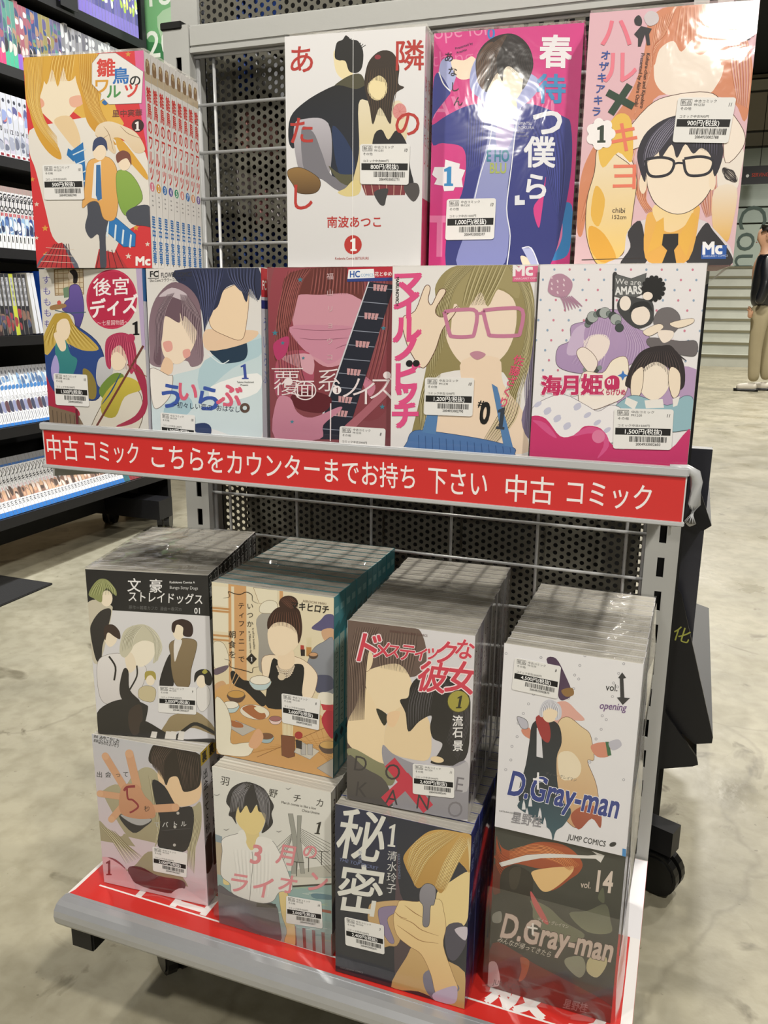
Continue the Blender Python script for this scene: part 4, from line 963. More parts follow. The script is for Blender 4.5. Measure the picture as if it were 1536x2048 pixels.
A.T('海', 125, 890, 130, '#c22a60', bold=.05, out='#f2e6ea', ow=.03); A.T('月', 245, 885, 130, '#c22a60', bold=.05, out='#f2e6ea', ow=.03); A.T('姫', 370, 885, 135, '#c22a60', bold=.05, out='#f2e6ea', ow=.03)
A.P('#c22a60', '520,800 560,775 600,790 605,840 595,860 530,860 515,830'); A.T('01', 530, 832, 50, '#f4eef0', bold=.03); A.T('くらげひめ', 490, 895, 42, '#c22a60', bold=.03, sx=.74); A.star('#3a78c4', 625, 775, 32, 4)
finish('comic_set.008', ([(578, 980), (940, 985), (576, 1235), (932, 1240)], '1,500', '2004933002603', '11'))
spine_prints('comic_set.008', lambda A, i: (A.bg('#d9c6d8'), A.S('#c12a50', '0,620 100,620 100,1000 0,1000'), A.VT('海月姫', 50, 240, 80, '#b03060', dy=100)), [0, 1, 2]); film('comic_set.008', seed=15, amp=.12)

# ---- lower deck: upper stack 1
G3 = 'thick wrapped comic stacks on the red deck'
A = comic_set('comic_stack', .0509, -.2575, .4006, 12.8, .4, BW, BH, 11, .0150, 'I', [(172, 415), (1143, 455), (280, 1650), (1178, 1730)], '#d2d0cf',
    'thick wrapped comic stack turned left with a black title band', G3, .0006)
A.bg('#dcdbdd', '#d3d2d6'); A.S('#1d1d1f', '150,400 1160,440 1160,772 185,720 150,700')
A.P('#c9c2ae', '185,690 250,650 370,690 380,760 300,1100 230,1100 200,800')
A.P('#33302f', '290,740 360,715 375,760 340,900 310,1000 300,1100 260,1105 215,900 230,820', '#242223'); A.C('#efe2cb', 340, 640, 46, 62)
A.P('#8f9560', '200,610 240,530 290,490 350,500 410,570 415,620 370,580 340,560 310,600 300,670 240,640'); A.HR('#686d40 #c2c690', 8, '290,495 230,560 200,620', '340,500 400,560 410,610', 9)
A.P('#efe2cb', '330,900 400,880 420,960 370,1010 330,970'); A.P('#3c2c26', '320,900 330,850 390,840 440,890 445,950 400,930 350,900 330,960')
A.P('#e4e1e0', '275,1120 340,1070 460,1060 600,1130 650,1180 620,1300 560,1420 380,1440 300,1400 270,1260', '#d3cfce', line='#8a8580', lw=3)
A.P('#efe7d4', '500,990 600,930 700,950 720,1040 680,1120 600,1160 540,1100'); A.P('#e9dcc4', '480,1060 540,1060 570,1160 510,1200')
A.P('#c9c5ae', '440,1040 470,900 540,850 640,840 730,900 775,1010 740,1100 700,1130 720,1000 640,960 560,990 530,1040 480,1090'); A.HR('#9a967e #e4e1cf #a8a48c', 9, '540,845 470,940 450,1050', '620,850 560,930 540,1010', 10); A.HR('#9a967e #e4e1cf', 9, '630,845 700,930 720,1120', '680,860 770,980 740,1110', 9)
A.L('#26221f', 14, '360,1080 410,1160 400,1260', taper=False); A.L('#26221f', 12, '575,1150 575,1230 520,1330', taper=False); A.P('#2a2726', '470,1180 510,1190 520,1330 600,1420 480,1420 440,1330')
A.P('#2b2928', '270,1500 380,1420 520,1400 640,1440 660,1480 620,1640 600,1700 400,1690 280,1650', '#1f1d1c'); A.P('#3b302a', '520,1480 600,1440 620,1540 590,1650 540,1660 510,1580')
A.C('#efe2cb', 680, 1260, 34, 40); A.P('#a99a4a', '640,1260 640,1200 690,1190 720,1210 720,1260 690,1225 660,1230'); A.P('#c8bc98', '590,1330 650,1300 720,1330 700,1420 600,1400', line='#5a5040', lw=2)
A.P('#221f1f', '750,1300 800,1120 850,1070 860,1300'); A.P('#8a785a', '830,990 890,950 990,945 1045,970 1040,1040 1000,1180 980,1310 880,1300 845,1180 840,1080', '#7c6a4c', line='#4c4030', lw=3); A.P('#e3e0dc', '870,960 930,960 900,1050 870,1120')
A.C('#efe2cb', 905, 895, 46, 60); A.P('#33201e', '850,880 860,820 930,795 1000,820 1020,880 1000,930 940,920 940,860 890,840 870,900')
A.P('#e2e0de', '1040,1330 1100,1300 1140,1330 1140,1440 1080,1500 1040,1440', line='#777', lw=2); A.C('#efe2cb', 1080, 1270, 40, 50); A.P('#1b1a1a', '1025,1280 1030,1210 1080,1180 1140,1190 1165,1250 1150,1300 1110,1290 1100,1230 1060,1230'); A.P('#a9a348', '1085,1200 1110,1180 1130,1200 1105,1215')
A.P('#9c8b6a', '800,1580 860,1520 1040,1500 1180,1620 1190,1680 1020,1620 900,1640 760,1660', '#8a7a58'); A.L('#1e1c1b', 26, '860,1700 960,1620 1040,1590 1180,1660', taper=False); A.P('#1e1c1b', '620,1560 780,1640 900,1700 1170,1700 1180,1740 700,1730 600,1680')
for x in (690, 800, 840, 900): A.S('#dcd8d2', [(x, 1640), (x+42, 1645), (x+34, 1715), (x-12, 1710)])
A.T('文  豪', 500, 575, 112, '#e9e8e8', ang=2, bold=.012, sx=.98); A.T('ストレイドッグス', 505, 655, 88, '#e9e8e8', ang=2, bold=.012, sx=.85); A.T('Kadokawa Comics A', 835, 518, 24, '#ddd', bold=.02); A.T('Bungo Stray Dogs', 836, 562, 34, '#ccc', ang=1, sx=.92); A.T('原作＝朝霧カフカ  漫画＝春河35', 512, 718, 32, '#6a6a6a', ang=2, sx=.9); A.T('01', 1030, 752, 62, '#e9e8e8', bold=.025, sx=.9)
finish('comic_stack', ([(742, 1300), (1040, 1316), (742, 1498), (1036, 1520)], '2,000', '2004933002627', '9'))
spine_prints('comic_stack', lambda A, i: (A.bg('#c9c7c4'), A.S('#1d1d1f', '0,0 100,0 100,260 0,260'), A.VT('文豪ストレイ', 50, 60, 66, '#eee', dy=66), A.P('#5d4a3c', '0,520 100,480 100,900 0,860'))); film('comic_stack', seed=21)

# ---- upper stack 2
A = comic_set('comic_stack.001', .1888, -.2473, .4006, .8, 1.6, BW, BH, 12, .0144, 'J', [(88, 425), (932, 548), (112, 1640), (930, 1800)], '#3f8e9a',
    'thick wrapped comic stack with teal spines and a busy cream cafe table cover', G3, .0006)
A.bg('#e2d8bc', '#dccba4')
A.S('#d0a06c', '205,430 330,440 330,1180 205,1150'); A.S('#e2d8bc', '225,460 245,462 245,1140 225,1140'); A.S('#e6dfc8', '95,455 200,465 200,600 95,590'); A.S('#e6dfc8', '95,640 200,650 200,780 95,770')
for y in (600, 620, 790, 820): A.S('#c4935e', [(90, y), (215, y+12), (215, y+26), (90, y+14)])
A.S('#e5ddc4', '380,470 550,490 550,590 420,580', line='#9a7a52', lw=3); A.S('#cf9f6c', '560,495 585,498 585,600 560,600')
A.P('#a9a59c', '400,690 480,640 540,720 560,900 520,1060 420,1050 415,850', '#98948c'); A.P('#e6e0cc', '425,640 430,590 480,560 540,575 540,640 480,650', line='#8a7a60', lw=3)
A.P('#5a567e', '780,755 840,700 880,660 935,670 935,760 870,775'); A.P('#cfa684', '850,770 930,760 935,850 870,840')
A.P('#8f939c', '690,990 740,1010 790,900 860,850 935,840 935,1200 870,1210 820,1160 800,1050 740,1040', '#7f838c', line='#55585f', lw=3); A.P('#4b4e66', '800,1090 900,1080 935,1120 935,1170 820,1200')
A.P('#cda37a', '100,1150 160,1120 190,1160 170,1210 130,1220 100,1200'); A.P('#e6dfca', '90,860 160,850 200,930 200,1010 150,1040 90,1010', line='#8a7a60', lw=3); A.P('#6c5d6a', '100,1040 200,1010 180,1050 110,1080')
A.P('#d3a76c', '100,1200 330,1150 500,1250 700,1300 935,1440 935,1810 700,1800 100,1640', '#c8985c')
for k in range(14): A.L('#b58348', 3, [(330+k*40, 1640-k*14), (935, 1500+k*22)], taper=False)
A.L('#8a5f34', 4, [(400, 1660), (930, 1420)], taper=False)
A.P('#17171a', '215,1070 240,1050 300,1110 360,1130 470,1240 460,1290 420,1290 320,1190 240,1150'); A.L('#c9a070', 6, [(205, 1180), (270, 1020)], taper=False); A.L('#c9a070', 6, [(218, 1190), (300, 1040)], taper=False)
def bowl(x, y, rx, c, c2): A.P(c, [(x-rx, y), (x-rx*.7, y+rx*.8), (x, y+rx*1.0), (x+rx*.7, y+rx*.8), (x+rx, y)], line='#6a5a48', lw=3); A.C(c2, x, y, rx, rx*.45, line='#6a5a48', lw=3)
A.P('#efddc2', '440,960 560,940 700,960 800,1040 820,1120 760,1260 560,1300 460,1140', line='#8a6a50', lw=3)
A.P('#131316', '520,960 600,1020 680,1000 730,1030 715,1200 720,1300 480,1310 470,1180 490,1060')
bowl(425, 1115, 72, '#b9cdd0', '#ece6d6'); bowl(255, 1215, 60, '#5b4236', '#c89a52'); bowl(215, 1290, 58, '#b9cdd0', '#ece6d6')
A.C('#e4dcca', 385, 1340, 105, 52, ang=8, line='#8a7a68', lw=3); A.P('#a8683e', '300,1310 370,1290 450,1340 460,1380 400,1390 320,1340'); A.P('#e7e0c4', '380,1310 430,1305 460,1340 420,1345')
bowl(530, 1385, 42, '#e4c8c4', '#a06a68'); A.S('#b9b4ac', '200,1450 250,1400 395,1460 300,1510', line='#777', lw=3); A.P('#a8683e', '205,1400 290,1420 300,1450 230,1445')
bowl(465, 1510, 50, '#9fb6bc', '#7a5238')
A.P('#e6e0cc', '105,1250 180,1290 220,1420 215,1560 300,1560 380,1560 340,1650 200,1650 110,1600', line='#8a7a60', lw=3); A.P('#d9a882', '340,1570 400,1460 440,1490 440,1540 390,1600')
for k in range(8): A.S('#e2d6b2', [(578+k*10, 1380-(k*13) % 30), (586+k*10, 1380-(k*13) % 30), (588+k*9, 1510), (580+k*9, 1510)])
A.S('#7a4a30', '570,1500 665,1510 665,1650 620,1662 575,1645', line='#4a2c1c', lw=3)
A.S('#c9c2b4', '660,1620 700,1540 835,1610 770,1670', line='#888', lw=3)
for x in (725, 772): A.S('#b4b0ac', [(x-18, 1560), (x+18, 1562), (x+16, 1640), (x-16, 1636)], line='#666', lw=3)
A.S('#2a2426', '670,1530 715,1540 715,1600 675,1590'); A.C('#a33330', 692, 1500, 28, 26); bowl(900, 1565, 62, '#5a463c', '#c8a060'); A.S('#aca69c', '820,1730 935,1660 935,1800', line='#777', lw=3)
A.P('#b22a3c', '850,1380 935,1290 935,1500 900,1500'); A.S('#c03844', '845,1275 935,1285 935,1330 860,1320'); A.P('#e6e0d0', '840,1200 930,1210 930,1280 830,1270')
A.S('#b04038', '705,870 728,872 730,900 705,900'); A.S('#241c1c', '705,900 735,900 735,945 708,945'); A.S('#b9884a', '745,880 780,885 778,950 745,945'); 
for k in range(4): A.S('#dfd4b0', [(745+k*9, 820), (752+k*9, 820), (754+k*8, 885), (748+k*8, 885)])
bowl(793, 935, 30, '#4b3a34', '#c89a72')
A.P('#efdcc0', '482,760 560,700 660,740 700,820 680,880 600,945 540,945 490,880'); A.P('#ecd6b8', '560,930 650,900 660,1010 600,1060 550,1010')
A.P('#3c241c', '480,760 480,690 530,620 600,600 690,620 715,720 712,800 690,860 680,780 640,730 580,710 520,720'); A.C('#3c241c', 622, 580, 66, 52); A.HR('#7a5040 #241410', 7, '560,550 600,590 640,620', '640,535 680,570 690,610', 7); A.HR('#7a5040 #241410', 7, '520,640 500,690 490,740', '680,640 700,720 700,800', 10)
A.P('#efdcc0', '490,775 560,735 650,765 685,820 665,880 600,938 545,935 498,880')
for j in range(4):
    for k in range(13): a = R(20+k*11.6); A.C('#dccfba', 598+(62-j*2)*math.cos(a)+4, 1000+(48+j*15)*math.sin(a), 7, 7, n=8, line='#8a7460', lw=1.5)
A.C('#d8c8ae', 575, 1090, 26, 24)
A.VT('いつか', 355, 615, 48, '#2a211a', dy=62); A.VT('ティファニーで', 293, 612, 48, '#2a211a', dy=62); A.VT('朝食を', 228, 815, 56, '#2a211a', dy=70)
A.S('#1d1714', '365,925 403,965 365,1005 327,965'); A.T('1', 365, 982, 44, '#ddd', anchor='m'); A.T('It will be breakfast', 370, 750, 20, '#333', ang=86); A.T('at Tiffany some day', 345, 770, 20, '#333', ang=86)
A.L('#2a211a', 5, '170,540 215,530 205,495 250,510 290,515 330,500 370,520 375,560 415,580'); A.L('#2a211a', 5, '175,965 215,980 215,1020 290,1040 330,1050 370,1060 375,1030 415,1020')
A.T('マキヒロチ', 635, 615, 62, '#1e1a18', ang=8, bold=.025, sx=.86); A.T('HIROCHI MAKI', 720, 572, 22, '#8a7a68', ang=8, sx=1.1)
finish('comic_stack.001', ([(575, 1203), (842, 1245), (580, 1410), (835, 1462)], '2,600', '2004933002832', '8'))
def sp(A, i):
    A.bg('#3a8f9c', '#36808c'); A.S('#7fb9c0', '20,60 80,60 80,95 20,95'); A.P('#2c6f78', '0,180 100,140 100,200 0,230'); A.S('#9fb8b0', '10,225 90,225 90,740 10,740'); A.VT('いつかティファニーで', 50, 290, 48, '#2b4c50', dy=48); A.S('#12303a', '50,755 85,785 50,815 15,785'); A.S('#8fb0a8', '15,830 85,830 85,985 15,985')
spine_prints('comic_stack.001', sp); film('comic_stack.001', seed=22)

# ---- upper stack 3
A = comic_set('comic_stack.002', .3429, -.2731, .4016, 3.3, 1.1, SW, SH_, 14, .0140, 'K', [(188, 550), (1122, 665), (162, 1790), (1052, 1975)], '#bcb9b8',
    'thick wrapped comic stack with red brush title over two leaning heads', G3, .0007)
A.bg('#dad8dc', '#bfbcc2')
A.P('#6b5850', '190,550 500,560 680,600 740,680 760,800 740,900 640,950 500,900 400,880 330,1000 280,1300 200,1500 165,1500', '#54433e')
A.P('#ecd8b4', '300,930 420,870 560,860 640,960 655,1090 600,1130 560,1160 480,1200 400,1180 340,1080'); A.C('#ecd8b4', 325, 830, 42, 80, ang=10, line='#8a6a50', lw=3)
A.P('#ecd6b0', '290,1000 400,1170 460,1230 440,1400 500,1500 440,1560 300,1500 175,1400 180,1250 240,1140')
A.HR('#3c2c28 #8a7468 #4d3c36', 12, '240,600 190,900 185,1250', '420,600 330,800 300,1240', 14); A.HR('#3c2c28 #8a7468', 10, '420,640 400,800 410,880', '700,640 680,800 650,930', 12)
A.P('#2c2c22', '385,1165 470,1215 440,1285')
A.P('#e6cfa8', '440,1400 480,1230 580,1150 640,1200 760,1230 790,1400 760,1530 620,1520 500,1480'); A.P('#e9c8a0', '470,1200 560,1190 520,1290 470,1280')
A.P('#1e1c1d', '640,1010 700,950 840,930 980,970 1070,1080 1080,1200 1060,1480 980,1570 860,1570 780,1550 830,1500 870,1420 800,1380 780,1300 790,1220 700,1260 620,1330 600,1200 560,1110 620,1090', '#262425')
A.HR('#57545a #0f0e0f #3b383c', 12, '660,1020 620,1150 620,1310', '840,960 800,1100 780,1210', 12); A.HR('#4c494e #0f0e0f', 13, '860,960 960,1150 900,1400', '1040,1060 1070,1280 980,1540', 12)
A.C('#e6cfa8', 830, 1530, 50, 22, ang=10)
A.P('#8c8c6c', '175,1440 240,1450 400,1540 520,1580 500,1700 400,1680 250,1580 175,1480', '#7c7c5e'); A.P('#55504e', '172,1490 300,1580 450,1680 480,1880 165,1800', '#4a4644')
A.P('#9a98a2', '430,1420 500,1480 620,1540 700,1560 900,1590 1060,1560 1055,1960 700,1900 500,1860 560,1700 440,1560', '#8c8a90'); A.P('#b5b3b8', '860,1600 980,1580 1060,1560 1050,1760 900,1720')
A.L('#c13348', 95, [(480, 1540), (760, 1880)], taper=False); A.L('#c13348', 85, [(640, 1650), (440, 1820)], taper=False)
for t, x, y in (('D', 205, 1590), ('O', 430, 1655), ('K', 215, 1770), ('A', 440, 1830), ('N', 660, 1870), ('E', 950, 1755), ('O', 890, 1930)): A.T(t, x, y, 150 if t != 'O' else 160, '#3a3638' if x < 900 and y != 1930 else '#77747a', ang=9, bold=-.002, sx=.95)
BT = []
for t, x, y, s in (('ド', 185, 810, 235), ('メ', 352, 800, 140), ('ス', 452, 800, 112), ('テ', 540, 815, 130), ('ィ', 650, 815, 125), ('ッ', 735, 810, 120), ('ク', 800, 835, 180), ('な', 950, 805, 155), ('彼', 670, 1020, 230), ('女', 880, 1030, 240)): (A.T(t, x, y, s, '#f1dfe2', ang=7, bold=.06, shear=.15), BT.append((t, x, y, s)))
for t, x, y, s in BT: A.T(t, x, y, s, '#cf3d52', ang=7, bold=.02, shear=.15)
A.C('#a39a42', 993, 1122, 82, 77, line='#4a4520', lw=6); A.T('1', 993, 1170, 125, '#2a2a18', anchor='m', bold=.01, shear=.2)
for t, y in (('流', 1290), ('石', 1370), ('景', 1465)): A.T(t, 945, y, 82, '#e8e6e6', bold=.02)
A.T('SHONEN MAGAZINE COMICS', 490, 634, 22, '#6a4a46', ang=7, sx=.95)
finish('comic_stack.002', ([(650, 1552), (958, 1590), (648, 1765), (955, 1805)], '2,400', '2004933002641', '11'))
def sp(A, i):
    A.bg(('#c9c5c4', '#b5b0b4', '#8e8a94')[i % 3]); A.VT('ドメスティックな彼女', 50, 120, 58, '#7a3040', dy=58); A.P('#4a4248', '10,720 90,700 90,900 10,900')
spine_prints('comic_stack.002', sp); film('comic_stack.002', seed=23)

# ---- right-hand double stack (one wrap): white volumes above, dark ones below
A = comic_set('comic_stack.003', .4771, -.2520, .3925, -.5, 1.2, SW, SH_, 12, .0140, 'M', [(138, 475), (1003, 605), (92, 1632), (903, 1820)], '#dddcde',
    'tallest wrapped comic stack, white volumes over dark ones, beside the right post', G3, .0006)
A.bg('#e4e3e6', '#dddce0')
for i in range(44): A.C('#a9a8b0', 150+(i*173) % 760, 540+(i*257) % 820, 9, 9, n=10); A.C('#e2e1e4', 150+(i*173) % 760, 540+(i*257) % 820, 5, 5, n=8)
A.P('#4a3350', '400,575 460,570 520,680 560,790 520,830 480,820 450,690'); A.P('#8d6a3c', '495,770 560,755 570,800 520,810')
A.P('#dba79a', '440,870 520,840 590,900 640,960 540,960 460,980'); 
A.P('#dfc9a0', '480,970 540,940 620,1000 670,1040 690,1110 700,1210 660,1220 720,1380 740,1620 690,1560 660,1600 600,1640 540,1600 470,1500 460,1300 450,1100', '#c49a72', line='#6a4a34', lw=3)
A.P('#e6d8bc', '480,1180 560,1160 620,1240 600,1320 500,1330'); A.P('#a85a40', '560,1560 640,1500 740,1520 745,1640 690,1580 610,1650', '#9a4c38')
A.P('#cf8a72', '680,1120 780,1100 800,1180 720,1190'); A.S('#3c6a48', '770,1095 792,1095 808,1180 785,1185'); A.P('#b9b8c4', '790,1100 850,1080 870,1120 815,1150')
A.P('#cf8a72', '250,1020 300,1010 320,1080 270,1060'); A.P('#b9b8c4', '222,940 280,960 290,1010 250,1010', line='#555', lw=3)
A.P('#26262b', '320,980 400,950 480,990 500,1100 470,1200 480,1380 520,1480 540,1560 470,1640 450,1720 420,1560 240,1470 280,1240 300,1100', '#2c3b44'); A.S('#d8d7dc', '345,1010 370,1010 385,1200 345,1190'); A.P('#9c3434', '340,940 400,930 430,1030 420,1100 380,1080 350,1010')
A.P('#ecd9bc', '375,900 430,880 480,900 470,950 420,975 385,950'); A.P('#c9c9d2', '358,920 380,850 430,830 490,870 495,940 460,960 450,900 410,880 380,940'); A.HR('#8c8c98 #e8e8ee', 7, '400,840 370,890 370,940', '450,840 480,890 480,950', 8)
A.P('#ecd9bc', '385,905 430,890 470,905 462,945 420,968 390,948'); A.P('#2f4450', '230,1500 300,1440 420,1440 560,1520 520,1620 470,1660 450,1730 430,1650 300,1560', '#3b5a66'); 
for x, y in ((270, 1490), (310, 1470), (370, 1540), (290, 1540), (400, 1600)): A.S('#dcdbe0', [(x-12, y+35), (x-8, y), (x, y-28), (x+8, y), (x+12, y+35)])
A.T('D.Gray-man', 160, 1425, 215, '#2f3f86', ang=12.5, bold=.03, sx=.66, out='#f0eff2', ow=.02)
A.T('ディー・グレイマン', 400, 1305, 26, '#555', ang=12.5, sx=.85); A.S('#eceaee', '350,1290 362,1290 362,1330 390,1336 390,1348 362,1344 362,1400 350,1398 350,1342 325,1338 325,1326 350,1328')
A.T('vol.', 768, 770, 62, '#1b1b1d', ang=4, bold=.01, sx=.85); A.S('#1b1b1d', '845,690 870,655 895,690 878,695 885,815 920,818 875,862 838,815 860,812 855,695')
A.T('opening', 728, 885, 64, '#6d4a80', ang=5, bold=.015, shear=.2, sx=.82); A.T('星野桂', 190, 1600, 78, '#8b8a90', ang=10, bold=.025, sx=.82); A.T('KATSURA HOSHINO', 118, 1538, 14, '#444', ang=10)
A.T('JUMP COMICS', 542, 1712, 50, '#2a2a2c', ang=11, bold=.01, sx=.76); A.C('#2a2a2c', 822, 1742, 22, 14, ang=-20); A.S('#3f86c4', '882,1768 904,1772 903,1820 880,1815')
finish('comic_stack.003', ([(205, 562), (492, 618), (188, 765), (472, 825)], '4,500', '2004933002870', '8'))
def sp(A, i):
    A.bg('#c9c7c4'); A.VT('D.Gray', 50, 150, 70, '#3b4a8a' if i % 2 == 0 else '#444', dy=58); A.P('#6a6862', '0,430 100,380 100,700 0,720'); A.P(('#a8443c', '#5a6a8a', '#8a7a4a')[i % 3], '10,760 90,740 90,860 10,870'); A.S('#3f86c4', '0,960 100,960 100,1000 0,1000')
spine_prints('comic_stack.003', sp); film('comic_stack.003', seed=24)
R3 = SETS['comic_stack.003']['root']
A = comic_set('comic_stack_lower', 0, 0, 0, 0, .1, SW, SH_, 12, .0140, 'R', [(190, 120), (1195, 350), (145, 1345), (1085, 1640)], '#8e8c88', 'lower volumes', None, .0006, root=R3, off=(-.0002, .003, -.1745))
A.bg('#3d3e38', '#2f2f2b')
A.P('#56584a', '760,800 900,780 1040,730 1080,860 1080,950 900,940', '#7c7e66'); A.P('#565a48', '980,680 1020,600 1030,720'); A.P('#6e705a', '460,700 600,750 720,860 880,960 800,1020 640,1000 500,860')
A.P('#6b2a1c', '180,430 300,400 380,640 400,820 180,640'); A.P('#a9512c', '200,200 240,290 330,320 440,270 560,250 700,270 800,330 860,420 830,490 760,540 680,600 620,620 700,520 640,470 500,450 420,430 360,420 250,420 180,360 240,340', '#8f3f22')
A.P('#e0ba80', '470,480 600,450 740,440 790,440 770,500 640,610 560,630 500,560'); A.HR('#e89a5c #6e2a16 #c87040', 10, '300,310 500,270 700,330 840,430', '300,400 480,370 640,400 760,470', 12); A.HR('#a9512c #7a3018', 10, '200,200 230,320 330,380', '190,400 230,500 320,560', 8)
A.S('#d9d6d2', '220,410 430,350 600,340 900,355 970,350 930,320 1030,355 1000,410 960,380 700,372 540,375 400,400 240,440')
A.P('#2a2620', '250,470 350,430 470,500 480,620 460,700 380,780 260,740 230,600'); A.P('#3b352c', '300,480 350,440 390,460 360,600 310,600'); A.P('#c25a5a', '470,630 600,860 560,860 480,720')
A.P('#232320', '180,660 460,700 460,1000 400,1100 170,1020'); A.P('#8b8c78', '740,1140 860,1130 890,1230 840,1290 740,1200'); A.P('#c2b88e', '920,1140 1040,1130 1050,1200 980,1290 900,1240'); A.P('#6e2a1e', '180,1020 380,1100 500,1180 1080,1500 1085,1640 145,1340', '#5a2018'); A.P('#a34e28', '390,1130 460,1160 430,1280 380,1310 400,1220')
A.P('#8f8f86', '180,800 240,780 240,860 180,860')
A.T('D.Gray-man', 225, 965, 255, '#cdb8ac', ang=13.5, bold=.03, sx=.70, out='#4a3530', ow=.022); A.S('#efeae4', '475,870 490,870 490,900 520,908 520,920 490,916 490,960 475,958 475,914 440,906 440,893 475,898')
A.T('vol.', 845, 600, 72, '#cbbcb0', ang=6, bold=.01, sx=.78); A.T('14', 935, 625, 230, '#d3c4b8', ang=6, bold=.03, sx=.68)
A.T('ディー・グレイマン', 515, 850, 32, '#cfc6bc', ang=15, sx=.86); A.T('みんなが帰ってきたら', 210, 1005, 50, '#cfc9bc', ang=17, sx=.86, shear=.2)
A.P('#c7a6a6', '145,1180 210,1170 240,1320 200,1350 145,1335'); A.T('JUMP COMICS', 185, 1330, 54, '#3a2a2a', ang=14, sx=.8); A.T('星野桂', 715, 1510, 80, '#8d6f6c', ang=14, bold=.02, sx=.8)
SETS['comic_stack_lower']['A'].build('cover_print', M_PRINT, SETS['comic_stack_lower']['v0'], loc=(0, -.00005, 0))
spine_prints('comic_stack_lower', lambda A, i: (A.bg('#aeaaa4'), A.P('#3c3a36', '0,200 100,260 100,900 0,940'), A.VT('D.Gray', 50, 100, 60, '#333', dy=55)))
# loose glossy wrap over the front and right side of that double stack
def sheet(name, fn, N, M_, parent, m=None):
    v = []; f = []
    for j in range(M_+1):
        for i in range(N+1): v.append(fn(i/N, j/M_))
    for j in range(M_):
        for i in range(N): a = j*(N+1)+i; f.append((a, a+1, a+N+2, a+N+1))
    return mesh_obj(name, v, f, m or M_SOFT, parent, True)
sheet('loose_wrap', lambda u, q: (-.003+u*.119, -.0035-.003*math.sin(q*3)-.0018*math.sin(17*u+9*q)*(q)-.003*(q**3), -.060-q*.112), 24, 22, R3)
sheet('loose_wrap', lambda u, q: (.1165+.0022*math.sin(6*u)+.0014*math.sin(13*q+5*u), -.002+u*.170, .17-q*.34), 10, 30, R3)

# ---- bottom row 1
A = comic_set('comic_stack.004', .0443, -.2600, .2178, 4.0, 0, BW, BH, 11, .0150, 'N', [(378, 80), (1250, 205), (470, 1240), (1308, 1435)], '#cfccd0',
    'wrapped comic stack with a beige coat and a large open hand', G3, .0006)
A.bg('#c3c4c9', '#d2bcc4')
A.P('#b0a98c', '470,560 480,510 560,470 640,480 700,400 800,330 900,380 1000,620 1180,640 1250,600 1255,800 1200,1000 1210,1100 1240,1240 1180,1330 1100,1200 940,1040 820,1000 700,1120 600,1140 500,1060 430,960 425,760 500,820 600,880 640,860 720,960 600,800', '#948a6c')
A.HR('#7d7458 #cdc6a6 #8c8262', 14, '430,800 520,900 640,1100', '560,840 660,950 780,1040', 7); A.HR('#7d7458 #cdc6a6', 12, '820,380 860,600 900,900', '980,640 960,800 860,1000', 6); A.HR('#7d7458 #cdc6a6', 12, '1180,700 1150,900 1130,1100', '1250,760 1210,960 1200,1180', 6)
A.P('#e6c7a0', '960,430 1060,350 1200,330 1255,420 1250,560 1180,620 1060,635 990,560'); A.C('#e6c7a0', 930, 410, 26, 68, ang=-12)
A.P('#28201c', '830,280 850,180 900,140 1050,150 1250,220 1255,420 1220,490 1120,520 1090,470 1060,400 1000,410 970,470 940,400 900,330'); A.HR('#5b4a42 #17120f #443630', 11, '880,160 850,240 860,320', '1040,170 960,280 960,440', 12); A.HR('#5b4a42 #17120f', 11, '1050,180 1080,320 1110,500', '1230,240 1240,340 1220,480', 10)
A.P('#25242a', '860,430 960,480 1060,635 1180,640 1190,800 1130,990 1000,980 900,950 920,760 880,600', '#1f1f22'); A.L('#4c4b50', 4, '930,830 1060,820 1170,810')
for x, y in ((1065, 690), (1040, 800), (1035, 945)): A.C('#b9b7b2', x, y, 12, 12)
A.P('#2a2a2c', '590,720 700,850 800,800 850,740 700,700'); A.P('#a9a9aa', '600,710 700,720 850,740 780,790 690,775', line='#555', lw=3)
def finger(a, b, w0):
    A.L('#cf9f7c', w0, [a, ((a[0]+b[0])/2, (a[1]+b[1])/2), b], taper=False); A.C('#d6a884', b[0], b[1], w0/2); 
finger((650, 520), (485, 250), 58); finger((740, 500), (675, 225), 66); finger((640, 570), (440, 545), 52); finger((620, 640), (530, 745), 54); finger((820, 660), (1045, 645), 64)
A.P('#c99674', '620,480 740,470 800,560 860,620 880,720 780,740 680,730 610,700 590,620', '#c08a68'); 
A.L('#8f2f38', 20, '632,520 655,490 720,482', taper=False); A.L('#8f2f38', 15, '655,500 662,580 700,590 745,640 700,680 675,690', taper=False)
A.P('#5a2026', '660,1130 760,1120 900,1190 1100,1230 1110,1300 980,1330 720,1250', '#4c1a20'); A.P('#8c3a44', '480,1050 560,1060 640,1140 520,1130'); A.P('#d9a4ac', '455,1040 640,1140 710,1310 470,1240', '#e2c2ca'); A.P('#dcc3ca', '1000,1340 1100,1290 1250,1380 1308,1440 1000,1400')
A.T('1', 478, 1185, 165, '#7a1e28', bold=.01, sx=.8); A.T('みやこかしわ', 438, 118, 40, '#2a2a2c', ang=10, bold=.015, sx=.66); A.T('はらわたさいぞう', 428, 150, 38, '#2a2a2c', ang=10, bold=.015, sx=.55); A.T('漫画', 392, 104, 26, '#444', ang=10, sx=.7); A.T('原案', 392, 138, 26, '#444', ang=10, sx=.7)
for t, x, y, c in (('出', 412, 412, '#444'), ('会', 480, 412, '#444'), ('っ', 558, 410, '#444'), ('て', 620, 405, '#444'), ('秒', 788, 675, '#3a2a26'), ('で', 868, 800, '#bbb'), ('バ', 935, 800, '#e2e2e2'), ('ト', 1015, 795, '#e2e2e2'), ('ル', 1085, 792, '#e2e2e2')): A.T(t, x, y, 50, c, ang=3)
